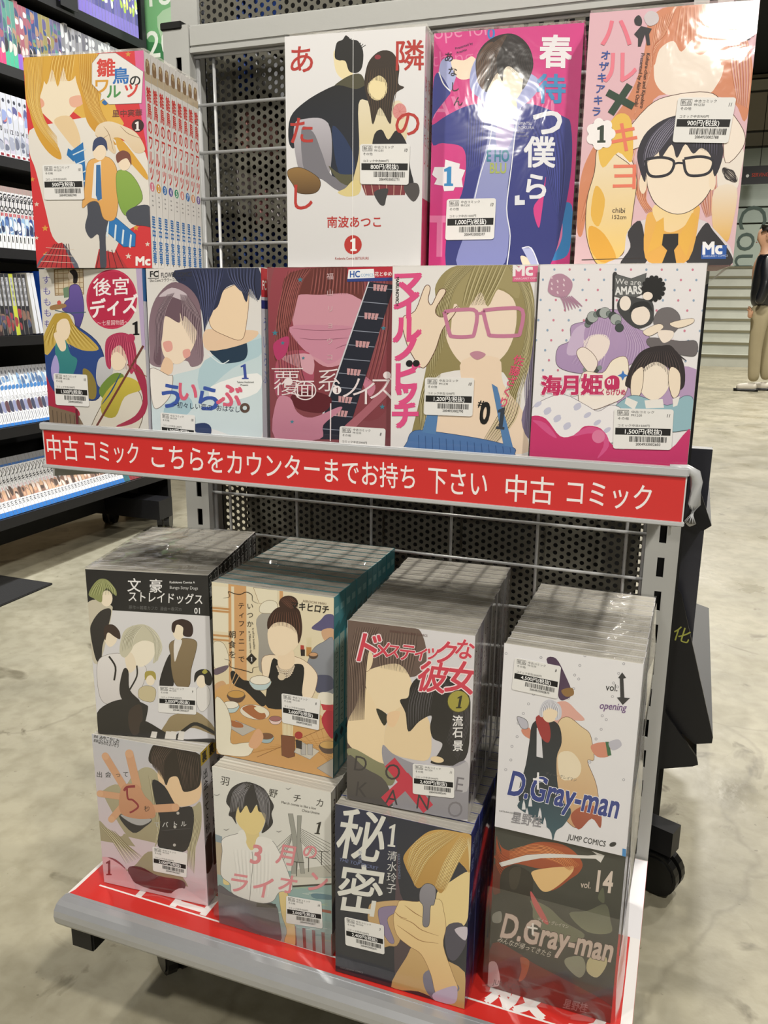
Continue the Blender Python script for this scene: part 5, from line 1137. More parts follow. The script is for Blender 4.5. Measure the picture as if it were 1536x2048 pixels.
finish('comic_stack.004', ([(858, 955), (1142, 1008), (862, 1150), (1135, 1205)], '2,000', '2004933002627', ''))
def sp(A, i):
    A.bg('#c7c5ca'); A.S('#d9b93c', '0,0 100,0 100,85 0,85'); A.T('裏', 50, 70, 70, '#222', anchor='m', bold=.03); A.VT('出会って5秒で', 50, 180, 66, '#3a3a3e', dy=70, bold=.02); A.P('#4a3428', '0,600 100,560 100,760 0,780')
spine_prints('comic_stack.004', sp)
sheet('shrink_wrap', lambda u, q: (-.001+u*.130, -.0045-.0012*math.sin(14*u+3*q)-.002*q*q, .03-q*.0295), 20, 8, SETS['comic_stack.004']['root'])

# ---- bottom row 2
A = comic_set('comic_stack.005', .1965, -.2682, .2178, .2, 0, BW, BH, 12, .0150, 'O', [(85, 150), (1165, 350), (190, 1510), (1185, 1845)], '#d3d1ca',
    'wrapped comic stack with pink brush title, bridge towers and a white shirt', G3, .0006)
A.bg('#dddcd6', '#cfd0cb')
A.S('#8faaa8', '130,1090 1175,1060 1185,1860 170,1520', ); 
for k in range(34): A.L(('#c5d0ca', '#6f8f92', '#a9b99a')[k % 3], 12, [(640+(k*89) % 520, 1120+(k*53) % 640), (700+(k*89) % 500, 1128+(k*53) % 640)])
A.S('#b3a48c', '115,800 250,850 260,1000 200,1110 140,1090'); A.S('#8a9aa4', '115,745 190,770 190,830 120,810'); A.S('#b9b8ae', '800,1070 1170,1020 1175,1130 800,1150'); A.S('#cfccc2', '790,1130 1175,1140 1175,1190 800,1215'); A.S('#3b3a36', '800,1205 1175,1190 1175,1205 800,1222')
A.S('#9a9b94', '765,555 808,553 850,780 870,900 850,1100 800,1100 820,900 800,740', line='#666', lw=3); A.S('#9a9b94', '850,570 890,568 880,760 900,900 925,1100 890,1100 850,900 850,760', line='#666', lw=3)
for k in range(9): A.L('#55554f', 4, [(880, 690+k*14), (1165, 830+k*34)], taper=False)
for k in range(6): A.L('#55554f', 4, [(800, 740+k*10), (650+k*10, 880+k*36)], taper=False)
for x, y in ((1080, 895), (960, 955), (850, 992)): A.L('#33322e', 7, [(x, y), (x, y+130)], taper=False); A.L('#33322e', 6, [(x-30, y), (x+70, y+8)], taper=False)
for k in range(5): A.S('#7a4a44', [(820+k*88, 1560+k*22), (850+k*88, 1565+k*22), (862+k*86, 1750+k*26), (835+k*86, 1742+k*26)])
A.S('#9c5c4c', '1080,1420 1175,1440 1175,1465 1080,1445'); A.P('#5f7f8c', '1000,1280 1175,1300 1175,1340 1010,1320')
A.P('#dcc88c', '690,1200 750,1210 830,1500 850,1680 830,1760 750,1700 770,1600 720,1450', '#d2ba7c', line='#7a6a40', lw=3); A.P('#dcc88c', '215,1130 260,1160 260,1190 215,1180')
A.P('#5f5c62', '160,1200 300,1270 500,1340 660,1370 700,1500 715,1700 560,1680 270,1590 190,1560', '#57545a', line='#333', lw=3); A.S('#3a3836', '500,1345 670,1365 668,1400 500,1385')
A.P('#e9e8e4', '195,790 330,740 380,720 500,770 620,800 690,900 760,1050 815,1240 700,1260 640,1340 520,1350 300,1270 270,1180 190,1100 195,900', '#d9d8d4', line='#777', lw=4); A.HR('#c3c3c0 #f2f1ee', 8, '280,880 300,1000 330,1200', '620,900 620,1100 600,1300', 9)
A.L('#666', 4, '450,900 460,1000 450,1160 440,1330', taper=False); A.P('#dcc88c', '385,700 500,720 500,800 450,890 400,830'); A.P('#e6e5e0', '325,740 370,710 400,790 370,860'); A.P('#e6e5e0', '500,770 630,800 560,860 480,890')
A.P('#e2cd8e', '300,580 330,480 480,490 560,560 550,660 510,730 440,750 370,710 320,650')
A.P('#2e2c30', '215,460 250,350 330,290 420,280 540,330 600,420 635,490 615,560 630,640 590,700 530,735 560,640 560,560 500,540 480,480 430,560 390,490 340,560 320,500 300,600 310,660 270,600 240,580 250,520', '#252428')
A.HR('#a4a2a8 #18171a #6a686e', 9, '360,290 270,380 250,560', '440,290 380,400 370,520', 12); A.HR('#a4a2a8 #18171a #6a686e', 9, '450,290 480,400 520,540', '560,350 600,480 590,680', 11)
for x, y, t in ((155, 300, '羽'), (365, 340, '海'), (580, 395, '野'), (800, 435, 'チ'), (1015, 470, 'カ')): A.T(t, x, y, 84, '#35332f', ang=9, bold=.004)
A.T('March comes in like a lion', 700, 460, 31, '#3a3833', ang=9, sx=1.0); A.T('Chica Umino', 890, 530, 32, '#3a3833', ang=9); A.T('1', 1000, 735, 165, '#2a2926', ang=4, shear=.15, bold=.005)
for t, x, y, s in (('3', 420, 995, 235), ('月', 655, 985, 200), ('の', 890, 940, 150), ('ラ', 240, 1225, 190), ('イ', 440, 1275, 210), ('オ', 670, 1245, 190), ('ン', 930, 1235, 210)): A.T(t, x, y, s, '#d98a92', ang=10, bold=.02)
for x, y in ((110, 400), (200, 705), (660, 715), (740, 320)): A.L('#777', 5, [(x, y), (x+25, y+8), (x+50, y-6)])
finish('comic_stack.005', ([(762, 1290), (1085, 1352), (765, 1530), (1098, 1592)], '2,000', '2004933002627', '10'))
def sp(A, i):
    A.bg('#a9a69c'); A.VT('3月のライオン', 50, 110, 70, '#3a3530', dy=76, bold=.02); A.P('#5a5a5c', '0,700 100,650 100,820 0,860')
spine_prints('comic_stack.005', sp)
sheet('shrink_wrap', lambda u, q: (-.002+u*.132, -.0045-.0014*math.sin(11*u+3*q)-.002*q*q, .042-q*.0415), 20, 8, SETS['comic_stack.005']['root'])

# ---- bottom row 3
A = comic_set('comic_stack.006', .3351, -.2836, .2178, .7, .4, BW, BH, 14, .0155, 'Q', [(108, 185), (1222, 415), (135, 1525), (1180, 1850)], '#2c3a8c',
    'wrapped comic stack with navy cover, big white characters and a blond figure with joined hands', G3, .0006)
A.bg('#262b3c', '#1d2028')
A.P('#232a48', '120,200 400,240 560,360 600,600 400,900 130,800', '#1c2236'); A.P('#57434e', '615,560 640,900 800,1200 760,1500 620,1600 600,1150', '#463a3e')
A.P('#c9a878', '385,1060 400,990 480,970 640,960 700,1000 640,1300 560,1330 500,1330 520,1200 450,1160 390,1130', '#bc9a68', line='#6a5438', lw=3); A.P('#8a7c9c', '465,1050 520,1010 640,1010 600,1060 540,1120 600,1290 560,1300 500,1200', line='#5a506a', lw=3)
A.P('#caa874', '580,1660 700,1420 760,1330 900,1400 1180,1550 1180,1850 1000,1790 800,1700', '#b9955e'); A.P('#7d7a8c', '840,1560 930,1530 1000,1680 1100,1640 1130,1700 960,1780 860,1690', '#6c6878')
A.P('#e6cf96', '940,900 1060,800 1200,720 1218,800 1200,1100 1130,1190 1020,1180 960,1100'); A.P('#4a4858', '1020,1180 1150,1150 1190,1300 1100,1450 1030,1400'); A.P('#c8c0cc', '1090,1200 1195,1180 1180,1290')
A.P('#c9a25c', '665,600 740,500 860,400 980,380 1120,400 1220,430 1215,720 1160,680 1100,640 1060,760 980,900 920,850 850,830 780,860 720,760 680,680', '#b58c48')
A.HR('#f0e0a8 #8a6428 #e2c47c #9c7636', 11, '980,385 760,480 690,660', '1120,420 880,620 760,850', 16); A.HR('#f0e0a8 #8a6428 #e2c47c', 11, '1130,420 1000,640 920,850', '1210,480 1120,640 1010,880', 12); A.HR('#f4e8b8 #a27e3c', 9, '1180,440 1200,560 1205,700', '1215,440 1215,600 1215,720', 4)
A.P('#e8d29c', '620,1000 650,960 780,970 960,950 1000,1050 1020,1180 1000,1330 1080,1560 1120,1700 960,1740 900,1560 820,1400 720,1330 620,1240 590,1100', '#dfb680', line='#8a6238', lw=3)
for q in ('640,1100 740,1140 820,1200 960,1250', '620,1160 720,1230 820,1290 960,1310', '680,1000 760,1060 830,1100', '600,1050 640,1090 700,1110'): A.L('#9a6c40', 6, q)
A.P('#8e8c96', '805,870 860,820 930,860 920,990 890,1010 880,1160 830,1160 830,1010 800,960', '#76747e', line='#3a3940', lw=4); A.P('#b9a8c0', '920,1720 1080,1660 1120,1690 1100,1800 960,1790')
A.T('秘', 105, 570, 440, '#dcdcd6', ang=8, bold=.012, sx=.92); A.T('密', 110, 1010, 430, '#dcdcd6', ang=8, bold=.012, sx=.90); A.T('1', 520, 520, 265, '#dcdcd6', ang=5, bold=-.003, sx=.75)
for i, t in enumerate('清水玲子'): A.T(t, 528-i*1, 625+i*88, 84, '#cfcfd0', ang=6)
for i, t in enumerate('新装版'): A.T(t, 300, 585+i*36, 32, '#8a93b0')
A.T('THE TOP SECRET', 148, 642, 36, '#6d7aa8', ang=13, sx=1.15); A.T('REIKO SHIMIZU', 615, 580, 30, '#77809c', ang=88); A.T('HAKUSENSHA COMICS', 170, 1502, 18, '#777', ang=14)
finish('comic_stack.006', ([(200, 1088), (515, 1160), (212, 1315), (524, 1395)], '2,400', '2004933002641', '3'))
def sp(A, i):
    A.bg('#1d2a78', '#18225e'); A.VT('秘密 清水', 50, 130, 70, '#9fb0e0', dy=92)
spine_prints('comic_stack.006', sp); film('comic_stack.006', seed=31, amp=.12)
sheet('shrink_wrap', lambda u, q: (BW+.0022+.0012*math.sin(7*u+9*q), .002+u*.20, .178-q*.175), 12, 14, SETS['comic_stack.006']['root'])
# folded corner of wrap hanging under the top right set
mesh_obj('loose_wrap', [(.070, -.001, -.001), (.112, -.002, -.001), (.112, .05, -.001), (.085, .004, -.022), (.100, .03, -.012)], [(0, 1, 3), (1, 2, 4), (1, 4, 3)], M_FILM, SETS['comic_set.003']['root'], True)

# ================================================================== FIXTURE BEHIND (faces the aisle on the right)
back = empty('aisle_rack', (.3, .3, FZ), 0, 'dark tall rack behind the grey one with perforated sheet side and black slanted trays', 'rack')
def BB(name, a, b, m, parent=back, bev=0): 
    o = MB().box((a[0]-.3, a[1]-.3, a[2]-FZ), (b[0]-.3, b[1]-.3, b[2]-FZ), bev=bev).build(name, m, parent); return o
pp = perforated('perforated_sheet', .013-.3, .588-.3, .20-FZ, 1.33-FZ, .060-.3, .0092, .0028, M_PANEL, back)
BB('sheet_frame', (-.024, .055, .2), (.0125, .075, 1.36), M_STEEL)
BB('side_board', (.004, .150, .06), (.562, .158, .70), M_BLACKM); BB('side_board', (-.045, .150, .70), (.562, .158, 1.45), M_BLACKM)
BB('rack_base', (.03, .10, .10), (.600, .24, .16), M_BLACK)
caster(.325, -.095, 1.2, .032, back); caster(-.25, -.06, 1.0, .032, back)
BB('frame_post', (.592, .10, .22), (.612, .30, 1.36), M_BLACK)
BB('rack_plinth', (.06, .35, FZ), (.62, 1.0, .16), M_BLACK)
# slanted trays, seen from their ends; each with an end plate
def tray(pts, y0, y1, txt=None):
    o = MB().prism([(p[0]-.3, p[1]-FZ) for p in pts], 'y', y0-.3, y0+.006-.3).build('tray_end', M_BLACK, back)
    a, b = pts[1], pts[2]
    MB().prism([(p[0]-.3, p[1]-FZ) for p in (pts[-1], (pts[-1][0]+.004, pts[-1][1]-.003), (b[0]-.004, b[1]+.001), b)], 'y', y0+.006-.3, y1-.3).build('tray_board', M_BLACK, back)
    return o
t1 = tray([(.612, .470), (.6185, .462), (.6790, .258), (.6785, .249), (.6560, .243), (.612, .276)], .25, .80)
t2 = tray([(.605, .305), (.6185, .284), (.6600, .231), (.6630, .220), (.6560, .216), (.605, .200)], .235, .80)
t3 = tray([(.616, .610), (.6290, .612), (.6460, .570), (.6360, .562), (.6185, .575)], .22, .70)
MB().box((.612-.3, .28-.3, .24-FZ), (.6395-.3, .30-.3, .66-FZ)).build('dark_upright', mat('dark_upright', '#3a3b44', .3, .4), back)
A = Art([(0, 0), (100, 0), (0, 100), (100, 100)], 1, 1, clip=False)
A.T('化', 0, 0, 2.4, '#a9ac4e', ang=10); A.build('tray_lettering', M_MATTE, t1, loc=(.611-.3, .2495-.3, .398-FZ-1.0))
rn = random.Random(5)
CB = ['#3c66b8', '#d8d8dc', '#c96a7c', '#e0c8b8', '#4a8ac0', '#b0404c', '#e4e4e8', '#d8b48c']
# comics standing between the sheet and the board, glimpsed through the holes
GR = [(.056, .077, 1.091, 1.139, '#3558b0'), (.079, .092, 1.091, 1.137, '#d8dae0'), (.061, .075, 1.023, 1.069, '#d0948c'), (.023, .056, 1.035, 1.040, '#e0c4bc'),
    (.019, .049, .954, 1.006, '#dcdcde'), (.077, .093, .940, .980, '#d89a9c'), (.095, .111, .940, .980, '#dcd4d4'), (.001, .011, .888, .950, '#2450b4'), (.025, .044, .888, .924, '#d0d4dc'), (.046, .066, .888, .925, '#3a5cac'), (.070, .090, .888, .932, '#2f54b4'), (.057, .083, 1.165, 1.21, '#3558b0')]
for k, (x0, x1, z0, z1, c) in enumerate(GR):
    BB('inner_ledge', (x0-.004, .066, z0-.004), (x1+.004, .149, z0-.0003), M_BLACKM)
    n = max(1, round((x1-x0)/.012)); s_ = (x1-x0)/n
    for q in range(n):
        o = MB().box((0, 0, 0), (s_-.0008, .07, z1-z0), bev=.0006).build('spine_comic', mat('hid_'+c, c, .5), None)
        o.location = (x0+q*s_, .0665, z0); tag(o, 'thin comic behind the perforated sheet, glimpsed through its holes', 'comics', 'comics glimpsed through the holes')
# comics on the right-hand side trays
for i in range(9):
    c = ['#c96a7c', '#d8d8e0', '#4a6fc0', '#d89aa8', '#e4e4e8'][i % 5]
    o = MB().box((0, 0, 0), (.012, .0105, .15), bev=.0005).build('tray_comic', mat('hid_'+c, c, .5), None)
    o.location = (.618, .31+i*.0125, .36-i*.0005); o.rotation_euler = (0, R(-12)*0, 0); tag(o, 'comic spine at the edge of the dark tray right of the rack post', 'comics', 'comics on the dark right trays')

# ================================================================== LONG BLACK BOOKCASE ON THE LEFT
BX = -1.25
bc = empty('bookcase', (BX-.1, 1.0, FZ), 0, 'long black bookcase filled with comics along the left aisle', 'bookcase')
def BC(name, a, b, m=M_BLACK, rot=None):
    return MB().box((a[0]-bc.location.x, a[1]-bc.location.y, a[2]-FZ), (b[0]-bc.location.x, b[1]-bc.location.y, b[2]-FZ)).build(name, m, bc)
Y0, Y1 = .15, 1.72
lev = [1.705, 1.477, 1.237, .992, .750]
for z in lev + [1.93]:
    BC('shelf_board', (BX-.20, Y0, z-.028), (BX+.012, Y1, z-.0005))
for z0, z1 in ((1.93, 1.45), (1.477, 1.21), (1.237, .965), (.992, .722)):
    BC('back_board', (BX-.212, Y0, z1), (BX-.202, Y1, z0), M_BLACKM)
BC('back_board', (BX-.212, Y0, .20), (BX-.202, Y1, .66), M_BLACKM); BC('back_board', (BX-.212, Y0, .66), (BX-.202, .93, .75), M_BLACKM); BC('back_board', (BX-.212, 1.02, .66), (BX-.202, Y1, .75), M_BLACKM)
BC('end_board_blocker', (BX-.21, Y1, FZ), (BX+.0, Y1+.02, 2.1), M_BLACK)  # bookcase end; its reach down to the floor is added to block far lamps
def slant(z, tilt, depth=.17):
    c, s = math.cos(R(tilt)), math.sin(R(tilt)); p = [(0, 0), (-depth*c, -depth*s), (-depth*c, -depth*s-.02), (.01, -.03), (.01, 0)]
    MB().prism([(BX+.03-bc.location.x+a, z-.001-FZ+b) for a, b in p], 'y', Y0-1.0, Y1-1.0).build('slanted_shelf', M_BLACK, bc)
slant(.497, 14); slant(.238, 20)
BC('base_beam', (BX-.25, 1.52, .085), (BX+.10, 1.60, .155)); BC('base_beam', (BX-.25, .3, .085), (BX-.0, .36, .155)); BC('base_spine', (BX-.20, Y0, .10), (BX-.14, Y1, .2), M_BLACKM)
for x, y in ((BX+.065, 1.60), (BX-.18, 1.6), (BX-.08, .45)):
    c = empty('caster', (x-bc.location.x, y-1.0, 0), .4); c.parent = bc; n = 18
    pr_ = [(.036*math.cos(2*math.pi*i/n), .036+.036*math.sin(2*math.pi*i/n)) for i in range(n)]
    MB().prism(pr_, 'x', -.022, -.004).prism(pr_, 'x', .004, .022).build('wheel', M_RUBBER, c); MB().box((-.02, -.02, .05), (.02, .03, .09)).build('fork', M_BLACK, c)
def spine_book(y, z, h, t, draw, label, group, tilt=0, lean=0, depth=.115, x=BX):
    """a comic with its spine to the aisle: one mesh for the book, its spine printed"""
    if (h, t, depth) not in spine_book.c:
        spine_book.c[(h, t, depth)] = MB().box((-depth, 0, 0), (0, t-.0006, h), bev=.0007).build('comic', M_PAGE, None)
        o = spine_book.c[(h, t, depth)]
    else:
        o = spine_book.c[(h, t, depth)].copy(); COL.objects.link(o)
    o.location = (x, y, z+.0006); o.rotation_euler = (R(lean), R(-tilt), 0)
    tag(o, label, 'comic', group)
    A = Art([(0, 0), (100, 0), (0, 1000), (100, 1000)], t-.0008, h); draw(A)
    A.build('spine_print', M_PRINT, o, loc=(.00006, .0001, 0), rot=(0, 0, R(90)))
    return o
spine_book.c = {}
def blotch(A, rs, y0, y1, cols, n=4):
    for k in range(n):
        y = rs.uniform(y0, y1); h = rs.uniform(30, 90); A.P(rs.choice(cols), [(rs.uniform(0, 30), y-h), (rs.uniform(60, 100), y-h*.6), (rs.uniform(60, 100), y+h*.7), (rs.uniform(0, 35), y+h)])
PUR = '#3b4668 #a4806c #3a6a6c #6e3c48 #5a5480 #4f8a7c #9a5664 #33487c #8f8450 #6a6488'.split()
rs = random.Random(11)
# topmost visible row
y = 1.22
while y < 1.69:
    c = rs.choice(['#5c5290', '#6a60a0', '#4a4480']) if y > 1.43 else rs.choice(PUR)
    spine_book(y, 1.705, .172, .0150, lambda A: (A.bg(c), blotch(A, rs, 100, 600, ['#a6bc4c', '#c8d46c', '#d8d8e0'] if y > 1.43 else PUR, 4), A.S('#7a6ab8', '0,760 100,760 100,1000 0,1000')),
        'purple spined comic with lime marks on the highest visible shelf' if y > 1.43 else 'many coloured comic spine on the highest visible shelf', 'comics on the highest visible shelf'); y += .0155
y = .86; i = 0
while y < 1.62:
    silver = y > 1.31; h = .176 if i % 13 == 5 else .170
    c = rs.choice(['#7d7c80', '#98979a', '#6a6870']) if silver else PUR[(i//3) % 10]
    low = ['#d83c74', '#45b08c', '#8a5cc0', '#e08070'][(i//3) % 4]
    spine_book(y, 1.477, h, .0150, lambda A: (A.bg(c), blotch(A, rs, 80, 600, ['#c8c8c8', '#55555c'] if silver else PUR+['#d8d0d0'], 5), A.S('#b9b8bc' if silver else low, '0,760 100,760 100,1000 0,1000'), blotch(A, rs, 640, 760, ['#d9c9c0', '#2a2a30'], 2)),
        'silver grey comic spine toward the far end of the second shelf' if silver else 'comic with patchy dark spine and bright foot on the second shelf', 'grey comics on the second shelf' if silver else 'bright footed comics on the second shelf'); y += .0152; i += 1
y = .93
for i in range(15):
    n = i+5
    spine_book(y, 1.237, .166 if i != 5 else .178, .0195, lambda A: (A.bg('#c9cbd4'), A.C('#3a3c48', 50, 110, 24, 32), blotch(A, rs, 230, 420, ['#cc6a60', '#8f9cc8', '#d8d4e4', '#5a5a8c'], 3), A.T(str(n), 50, 620, 100, '#1c1c22', anchor='m', bold=.03, sx=.8), blotch(A, rs, 700, 860, ['#9fa3b4', '#6a6e80', '#c8c0d0'], 4), A.S('#e8e8ec', '0,930 100,930 100,1000 0,1000'), A.S('#8f2430', '20,945 80,945 80,985 20,985')),
        'pale comic numbered %d with a small red foot mark on the third shelf' % n, 'numbered pale comics on the third shelf'); y += .0202
y = .95
for i in range(18):
    n = i+1
    spine_book(y, .992, .166, .0145, lambda A: (A.bg('#dcdadd'), A.S('#a9918c', '0,0 100,0 100,90 0,90'), A.T('G', 50, 210, 130, '#181a22', anchor='m', bold=.05, sx=.95), A.T('T', 50, 310, 130, '#181a22', anchor='m', bold=.05, sx=.95), A.T('O', 50, 410, 130, '#181a22', anchor='m', bold=.05, sx=.9), A.S('#b03440', '15,430 85,430 85,485 15,485'), A.T(str(n), 50, 480, 60, '#e8c8c8', anchor='m', sx=.9), A.P(['#2f4a8c', '#8fb4d8', '#c8dcea'][n % 3], '0,520 100,500 100,760 0,740'), blotch(A, rs, 560, 720, ['#e4eaf0', '#5a7cb4', '#28365c'], 3), A.S('#efeff0', '0,770 100,770 100,1000 0,1000'), A.S('#222', '35,800 65,800 65,900 35,900')),
        'white comic with stacked black letters, numbered %d in red, on the fourth shelf' % n, 'white comics with stacked letters on the fourth shelf'); y += .0152
y = .90
for i in range(12):
    c = ['#2a2a30', '#1e2028', '#3a2a2e', '#e4e4e6', '#c8d040', '#2a2f3c'][(i*5) % 6] if i < 9 else '#24242c'
    spine_book(y, .750, .172, .0150, lambda A: (A.bg(c), A.S('#b9bac0', '20,60 80,60 80,520 20,520'), A.VT('少年漫画', 50, 130, 70, '#44464c', dy=100), blotch(A, rs, 600, 900, ['#8a6a5c', '#5a4a6c', '#a03c44', '#44506c'], 4)),
        'dark comic with pale title strip leaning on the fifth shelf', 'dark comics on the fifth shelf', lean=4); y += .0162
for k in range(2):
    o = spine_book(1.106+k*.017, .7525, .175, .014, lambda A: A.bg('#e2e4ea'), 'white spined book leaning against the blue folder on the fifth shelf', 'white spined books by the blue folder', lean=6+k)
fo = MB().box((-.16, 0, 0), (0, .006, .185), bev=.0015).build('blue_folder', mat('blue_folder', '#1f55c4', .35, coat=.5), None)
fo.location = (BX+.012, 1.178, .7512); fo.rotation_euler = (R(7), 0, R(7)); tag(fo, 'bright blue folder standing slanted on the fifth shelf', 'folder')
y = .80
for i in range(34):
    n = 1+i
    g = n in (25, 26)
    spine_book(y, .497, .170, .0138, lambda A: (A.bg('#dfe0e4'), A.S('#9a9ba2', '0,0 100,0 100,150 0,150'), A.C('#55565e', 50, 90, 26, 36), blotch(A, rs, 180, 300, ['#7a9cc0', '#4a6a94', '#c8d4dc'], 3), A.P('#3c7ab8', '10,330 90,310 90,370 10,390'), A.T(str(n % 30), 50, 560, 105, '#1a1a20', anchor='m', sx=.66), A.P(['#3a3e58', '#8a8eb0', '#5a3a44'][n % 3], '5,600 95,580 95,760 5,740'), A.S('#8f9096', '35,790 60,790 60,920 35,920'), A.S('#2a78c8', '0,950 100,950 100,1000 0,1000')),
        'white comic numbered %d with blue foot on the slanted sixth shelf' % (n % 30), 'numbered comics on the slanted sixth shelf', tilt=14, x=BX+.03); y += .0143
for i in range(60):
    y = .80+i*.0150
    if i < 42:
        spine_book(y, .238, .170, .0146, lambda A: (A.bg('#e6e6ea'), A.S('#8f9096', '0,0 100,0 100,110 0,110'), A.S('#2f6cb8', '0,110 100,110 100,150 0,150'), A.T('ハ', 50, 260, 130, '#16161a', anchor='m', bold=.03, sx=.8), A.T('イ', 50, 350, 120, '#16161a', anchor='m', bold=.03, sx=.8), A.T('キ', 50, 450, 120, '#16161a', anchor='m', bold=.03, sx=.8), A.T(str(i+1), 50, 540, 70, '#c4485a', anchor='m', sx=.9), A.P(['#b98a74', '#d8b09a', '#8a6a5c'][i % 3], '0,570 100,555 100,720 0,730'), blotch(A, rs, 580, 700, ['#5a4a44', '#d8b090', '#e8d8d0'], 2), A.S('#f0f0f2', '0,735 100,735 100,910 0,910'), A.T('古', 50, 830, 95, '#1a1a1e', anchor='m', bold=.03, sx=.8), A.S('#2a78c8', '0,915 100,915 100,1000 0,1000')),
            'white comic with red number %d and blue foot on the lowest shelf' % (i+1), 'blue footed comics on the lowest shelf', tilt=20, x=BX+.03)
    elif i < 44:
        spine_book(y, .238, .170, .0146, lambda A: (A.bg('#2f6a74'), blotch(A, rs, 200, 900, ['#c8c8c0', '#1f4a54'], 4)), 'teal comic beside the red ones on the lowest shelf', 'teal comics on the lowest shelf', tilt=20, x=BX+.03)
    elif i < 54:
        spine_book(y, .238, .170, .0146, lambda A: (A.bg('#8c2a34'), blotch(A, rs, 200, 900, ['#3a1a20', '#c04a50', '#5a2028'], 5)), 'dark red comic near the far end of the lowest shelf', 'red comics on the lowest shelf', tilt=20, x=BX+.03)
    else:
        spine_book(y, .238, .170, .0146, lambda A: (A.bg('#26263a'), blotch(A, rs, 200, 900, ['#c8c8e0', '#4a4a70'], 4)), 'navy comic at the far end of the lowest shelf', 'navy comics on the lowest shelf', tilt=20, x=BX+.03)
sg = MB().box((0, 0, 0), (.002, .075, .12)).build('hanging_tag', M_BLACK, None); sg.location = (BX+.02, 1.30, 1.69); tag(sg, 'small black hanging tag in front of the highest visible shelf', 'sign')
A = Art([(0, 0), (100, 0), (0, 160), (100, 160)], .075, .12); A.C('#c8c8c8', 30, 105, 8); A.T('seven', 42, 110, 20, '#c8c8c8'); A.build('tag_lettering', M_MATTE, sg, loc=(.0022, 0, 0), rot=(0, 0, R(90)))
# green banner hanging at the bookcase end
bn = MB().box((0, 0, 0), (.26, .004, .75)).build('green_banner', mat('banner_green', '#4f8f56', .5), None); bn.location = (-1.275, 1.76, 1.42)
tag(bn, 'green printed banner with white numerals hanging beyond the bookcase end', 'banner')
A = Art([(0, 0), (260, 0), (0, 750), (260, 750)], .26, .75); A.bg('#3f8a50', '#2c6a3a'); A.P('#8fbf8c', '0,0 260,0 260,400 180,480 60,460 0,400', '#6aa96c'); A.P('#b6c84c', '10,560 70,540 90,620 40,680 5,640'); A.P('#2f7a3e', '60,640 260,560 260,750 20,750'); A.P('#a9c8a0', '60,380 200,360 230,480 120,520')
A.T('18', 10, 346, 112, '#e8eedd', bold=.008); A.T('20', 10, 503, 118, '#e8eedd', bold=.008)
A.build('banner_print', M_MATTE, bn, loc=(0, -.0005, 0))
# warm lit wall glimpsed between the shelves
structure(MB().box((-2.6, -1, FZ), (-2.5, 6, 4.6)).build('wall_behind_bookcase', mat('warm_wall', '#8d7a5c', .8)))
# thin dark slab on the floor at the left
mt = MB().box((-1.75, .60, FZ), (-1.12, .94, FZ+.006), bev=.002).build('floor_tone', mat('dark_patch', '#1d1c1c', .9, bump=.4), None); tag(mt, 'dark flat patch on the floor in front of the bookcase foot', 'mat')

# ================================================================== THE MAN AT THE FAR END
pm = empty('person', (1.20, 8.45, FZ), R(0), 'man in a black jacket and khaki trousers walking left in the far aisle', 'person')
def skin(name, joints, edges, m, sub=2):
    me = bpy.data.meshes.new(name); me.from_pydata([j[:3] for j in joints], edges, []); me.materials.append(m)
    o = bpy.data.objects.new(name, me); COL.objects.link(o); o.parent = pm
    md = o.modifiers.new('skin', 'SKIN'); md.use_smooth_shade = True
    for i, j in enumerate(joints):
        sv = me.skin_vertices[0].data[i]; r = j[3]; sv.radius = (r if isinstance(r, tuple) else (r, r)); sv.use_root = (i == 0)
    s = o.modifiers.new('sub', 'SUBSURF'); s.levels = sub; s.render_levels = sub
    return o
# faces -x; head about 0.2 m tall, height 1.62
M_SK = mat('skin', '#c69a7c', .5); M_KH = mat('khaki', '#a3987a', .8, noise=.1, nscale=9); M_JK = mat('black_jacket', '#14161d', .35, coat=.3, bump=.5, bscale=14); M_HR = mat('hair_black', '#15110f', .5); M_SH = mat('white_sneaker', '#cfc9bc', .5)
body = skin('body', [(0, 0, .86, (.13, .10)), (0, 0, 1.05, (.13, .10)), (-.01, 0, 1.25, (.15, .11)), (-.02, 0, 1.36, (.07, .07)), (-.035, 0, 1.42, .045), (-.045, 0, 1.49, (.075, .072)), (-.045, 0, 1.56, (.082, .074)), (-.035, 0, 1.60, (.05, .05)),
    (-.12, 0, 1.500, .022), (-.10, 0, 1.47, .03)], [(0, 1), (1, 2), (2, 3), (3, 4), (4, 5), (5, 6), (6, 7), (5, 8), (5, 9)], M_SK)
skin('trousers', [(0, 0, .90, (.13, .11)), (.0, 0, .80, (.12, .10)), (-.02, -.075, .70, .085), (-.03, -.08, .42, .068), (-.01, -.08, .09, .058), (.03, .075, .70, .085), (.07, .08, .42, .068), (.12, .08, .10, .056)], [(0, 1), (1, 2), (2, 3), (3, 4), (1, 5), (5, 6), (6, 7)], M_KH)
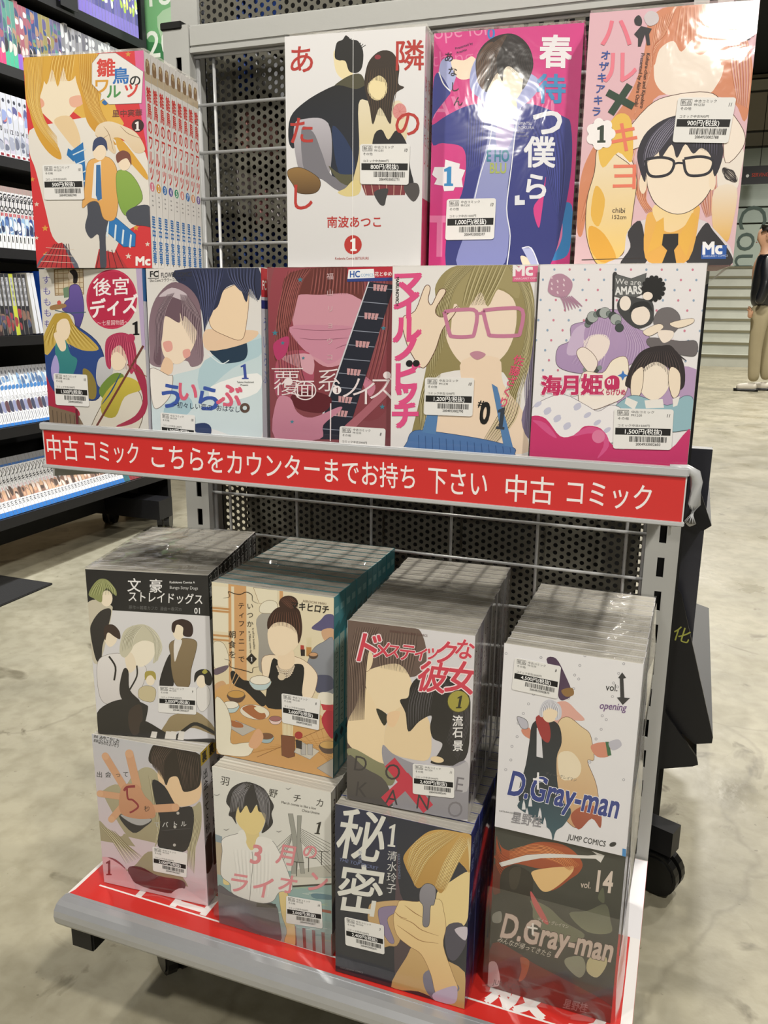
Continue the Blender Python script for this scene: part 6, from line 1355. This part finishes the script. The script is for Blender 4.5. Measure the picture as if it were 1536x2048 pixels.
skin('jacket', [(0, 0, .80, (.15, .135)), (-.005, 0, 1.0, (.155, .135)), (-.015, 0, 1.24, (.165, .135)), (-.02, 0, 1.345, (.10, .09)), (-.015, -.165, 1.29, .072), (.0, -.21, 1.06, .062), (-.06, -.20, .86, .050), (-.015, .165, 1.29, .072), (.03, .20, 1.06, .060), (-.03, .20, .86, .048)],
    [(0, 1), (1, 2), (2, 3), (2, 4), (4, 5), (5, 6), (2, 7), (7, 8), (8, 9)], M_JK)
skin('collar', [(-.04, -.01, 1.33, .055), (-.045, 0, 1.385, .058)], [(0, 1)], mat('shirt_collar', '#d8d4cc', .6), 1)
skin('hair', [(-.02, 0, 1.53, (.082, .085)), (-.015, 0, 1.575, (.094, .086)), (-.04, 0, 1.615, (.060, .060)), (.035, 0, 1.50, (.045, .06))], [(0, 1), (1, 2), (0, 3)], M_HR)
for s in (-1, 1):
    hx = -.10 if s < 0 else -.07
    skin('hand', [(hx, s*.20, .84, .030), (hx-.02, s*.20, .79, (.032, .020)), (hx-.035, s*.195, .74, .010), (hx-.022, s*.198, .725, .010), (hx-.008, s*.20, .73, .010), (hx+.004, s*.202, .745, .009), (hx-.05, s*.19, .80, .011)], [(0, 1), (1, 2), (1, 3), (1, 4), (1, 5), (0, 6)], M_SK, 1)
    fx, fy = (-.02, -.08) if s < 0 else (.11, .08)
    skin('shoe', [(fx+.05, fy, .045, .045), (fx-.05, fy, .045, .045), (fx-.15, fy, .035, .036)], [(0, 1), (1, 2)], M_SH, 2)
    skin('sole', [(fx+.06, fy, .012, (.045, .012)), (fx-.17, fy, .012, (.045, .012))], [(0, 1)], M_RUBBER, 0)
for x, z in ((-.113, 1.515),):
    for s in (-1, 1):
        e = MB(); e.tube([(x, s*.028, z+.005), (x-.004, s*.028, z+.005)], .009, 8); e.build('eye', M_HR, pm)
        e = MB(); e.tube([(-.035, s*.074, z-.03), (-.030, s*.088, z), (-.04, s*.080, z+.02)], .011, 6); e.build('ear', M_SK, pm)
MB().tube([(-.121, -.022, 1.462), (-.126, 0, 1.462), (-.121, .022, 1.462)], .005, 6).build('mouth', mat('lips', '#8c5448', .5), pm)
bpy.data.objects.remove(_fo)
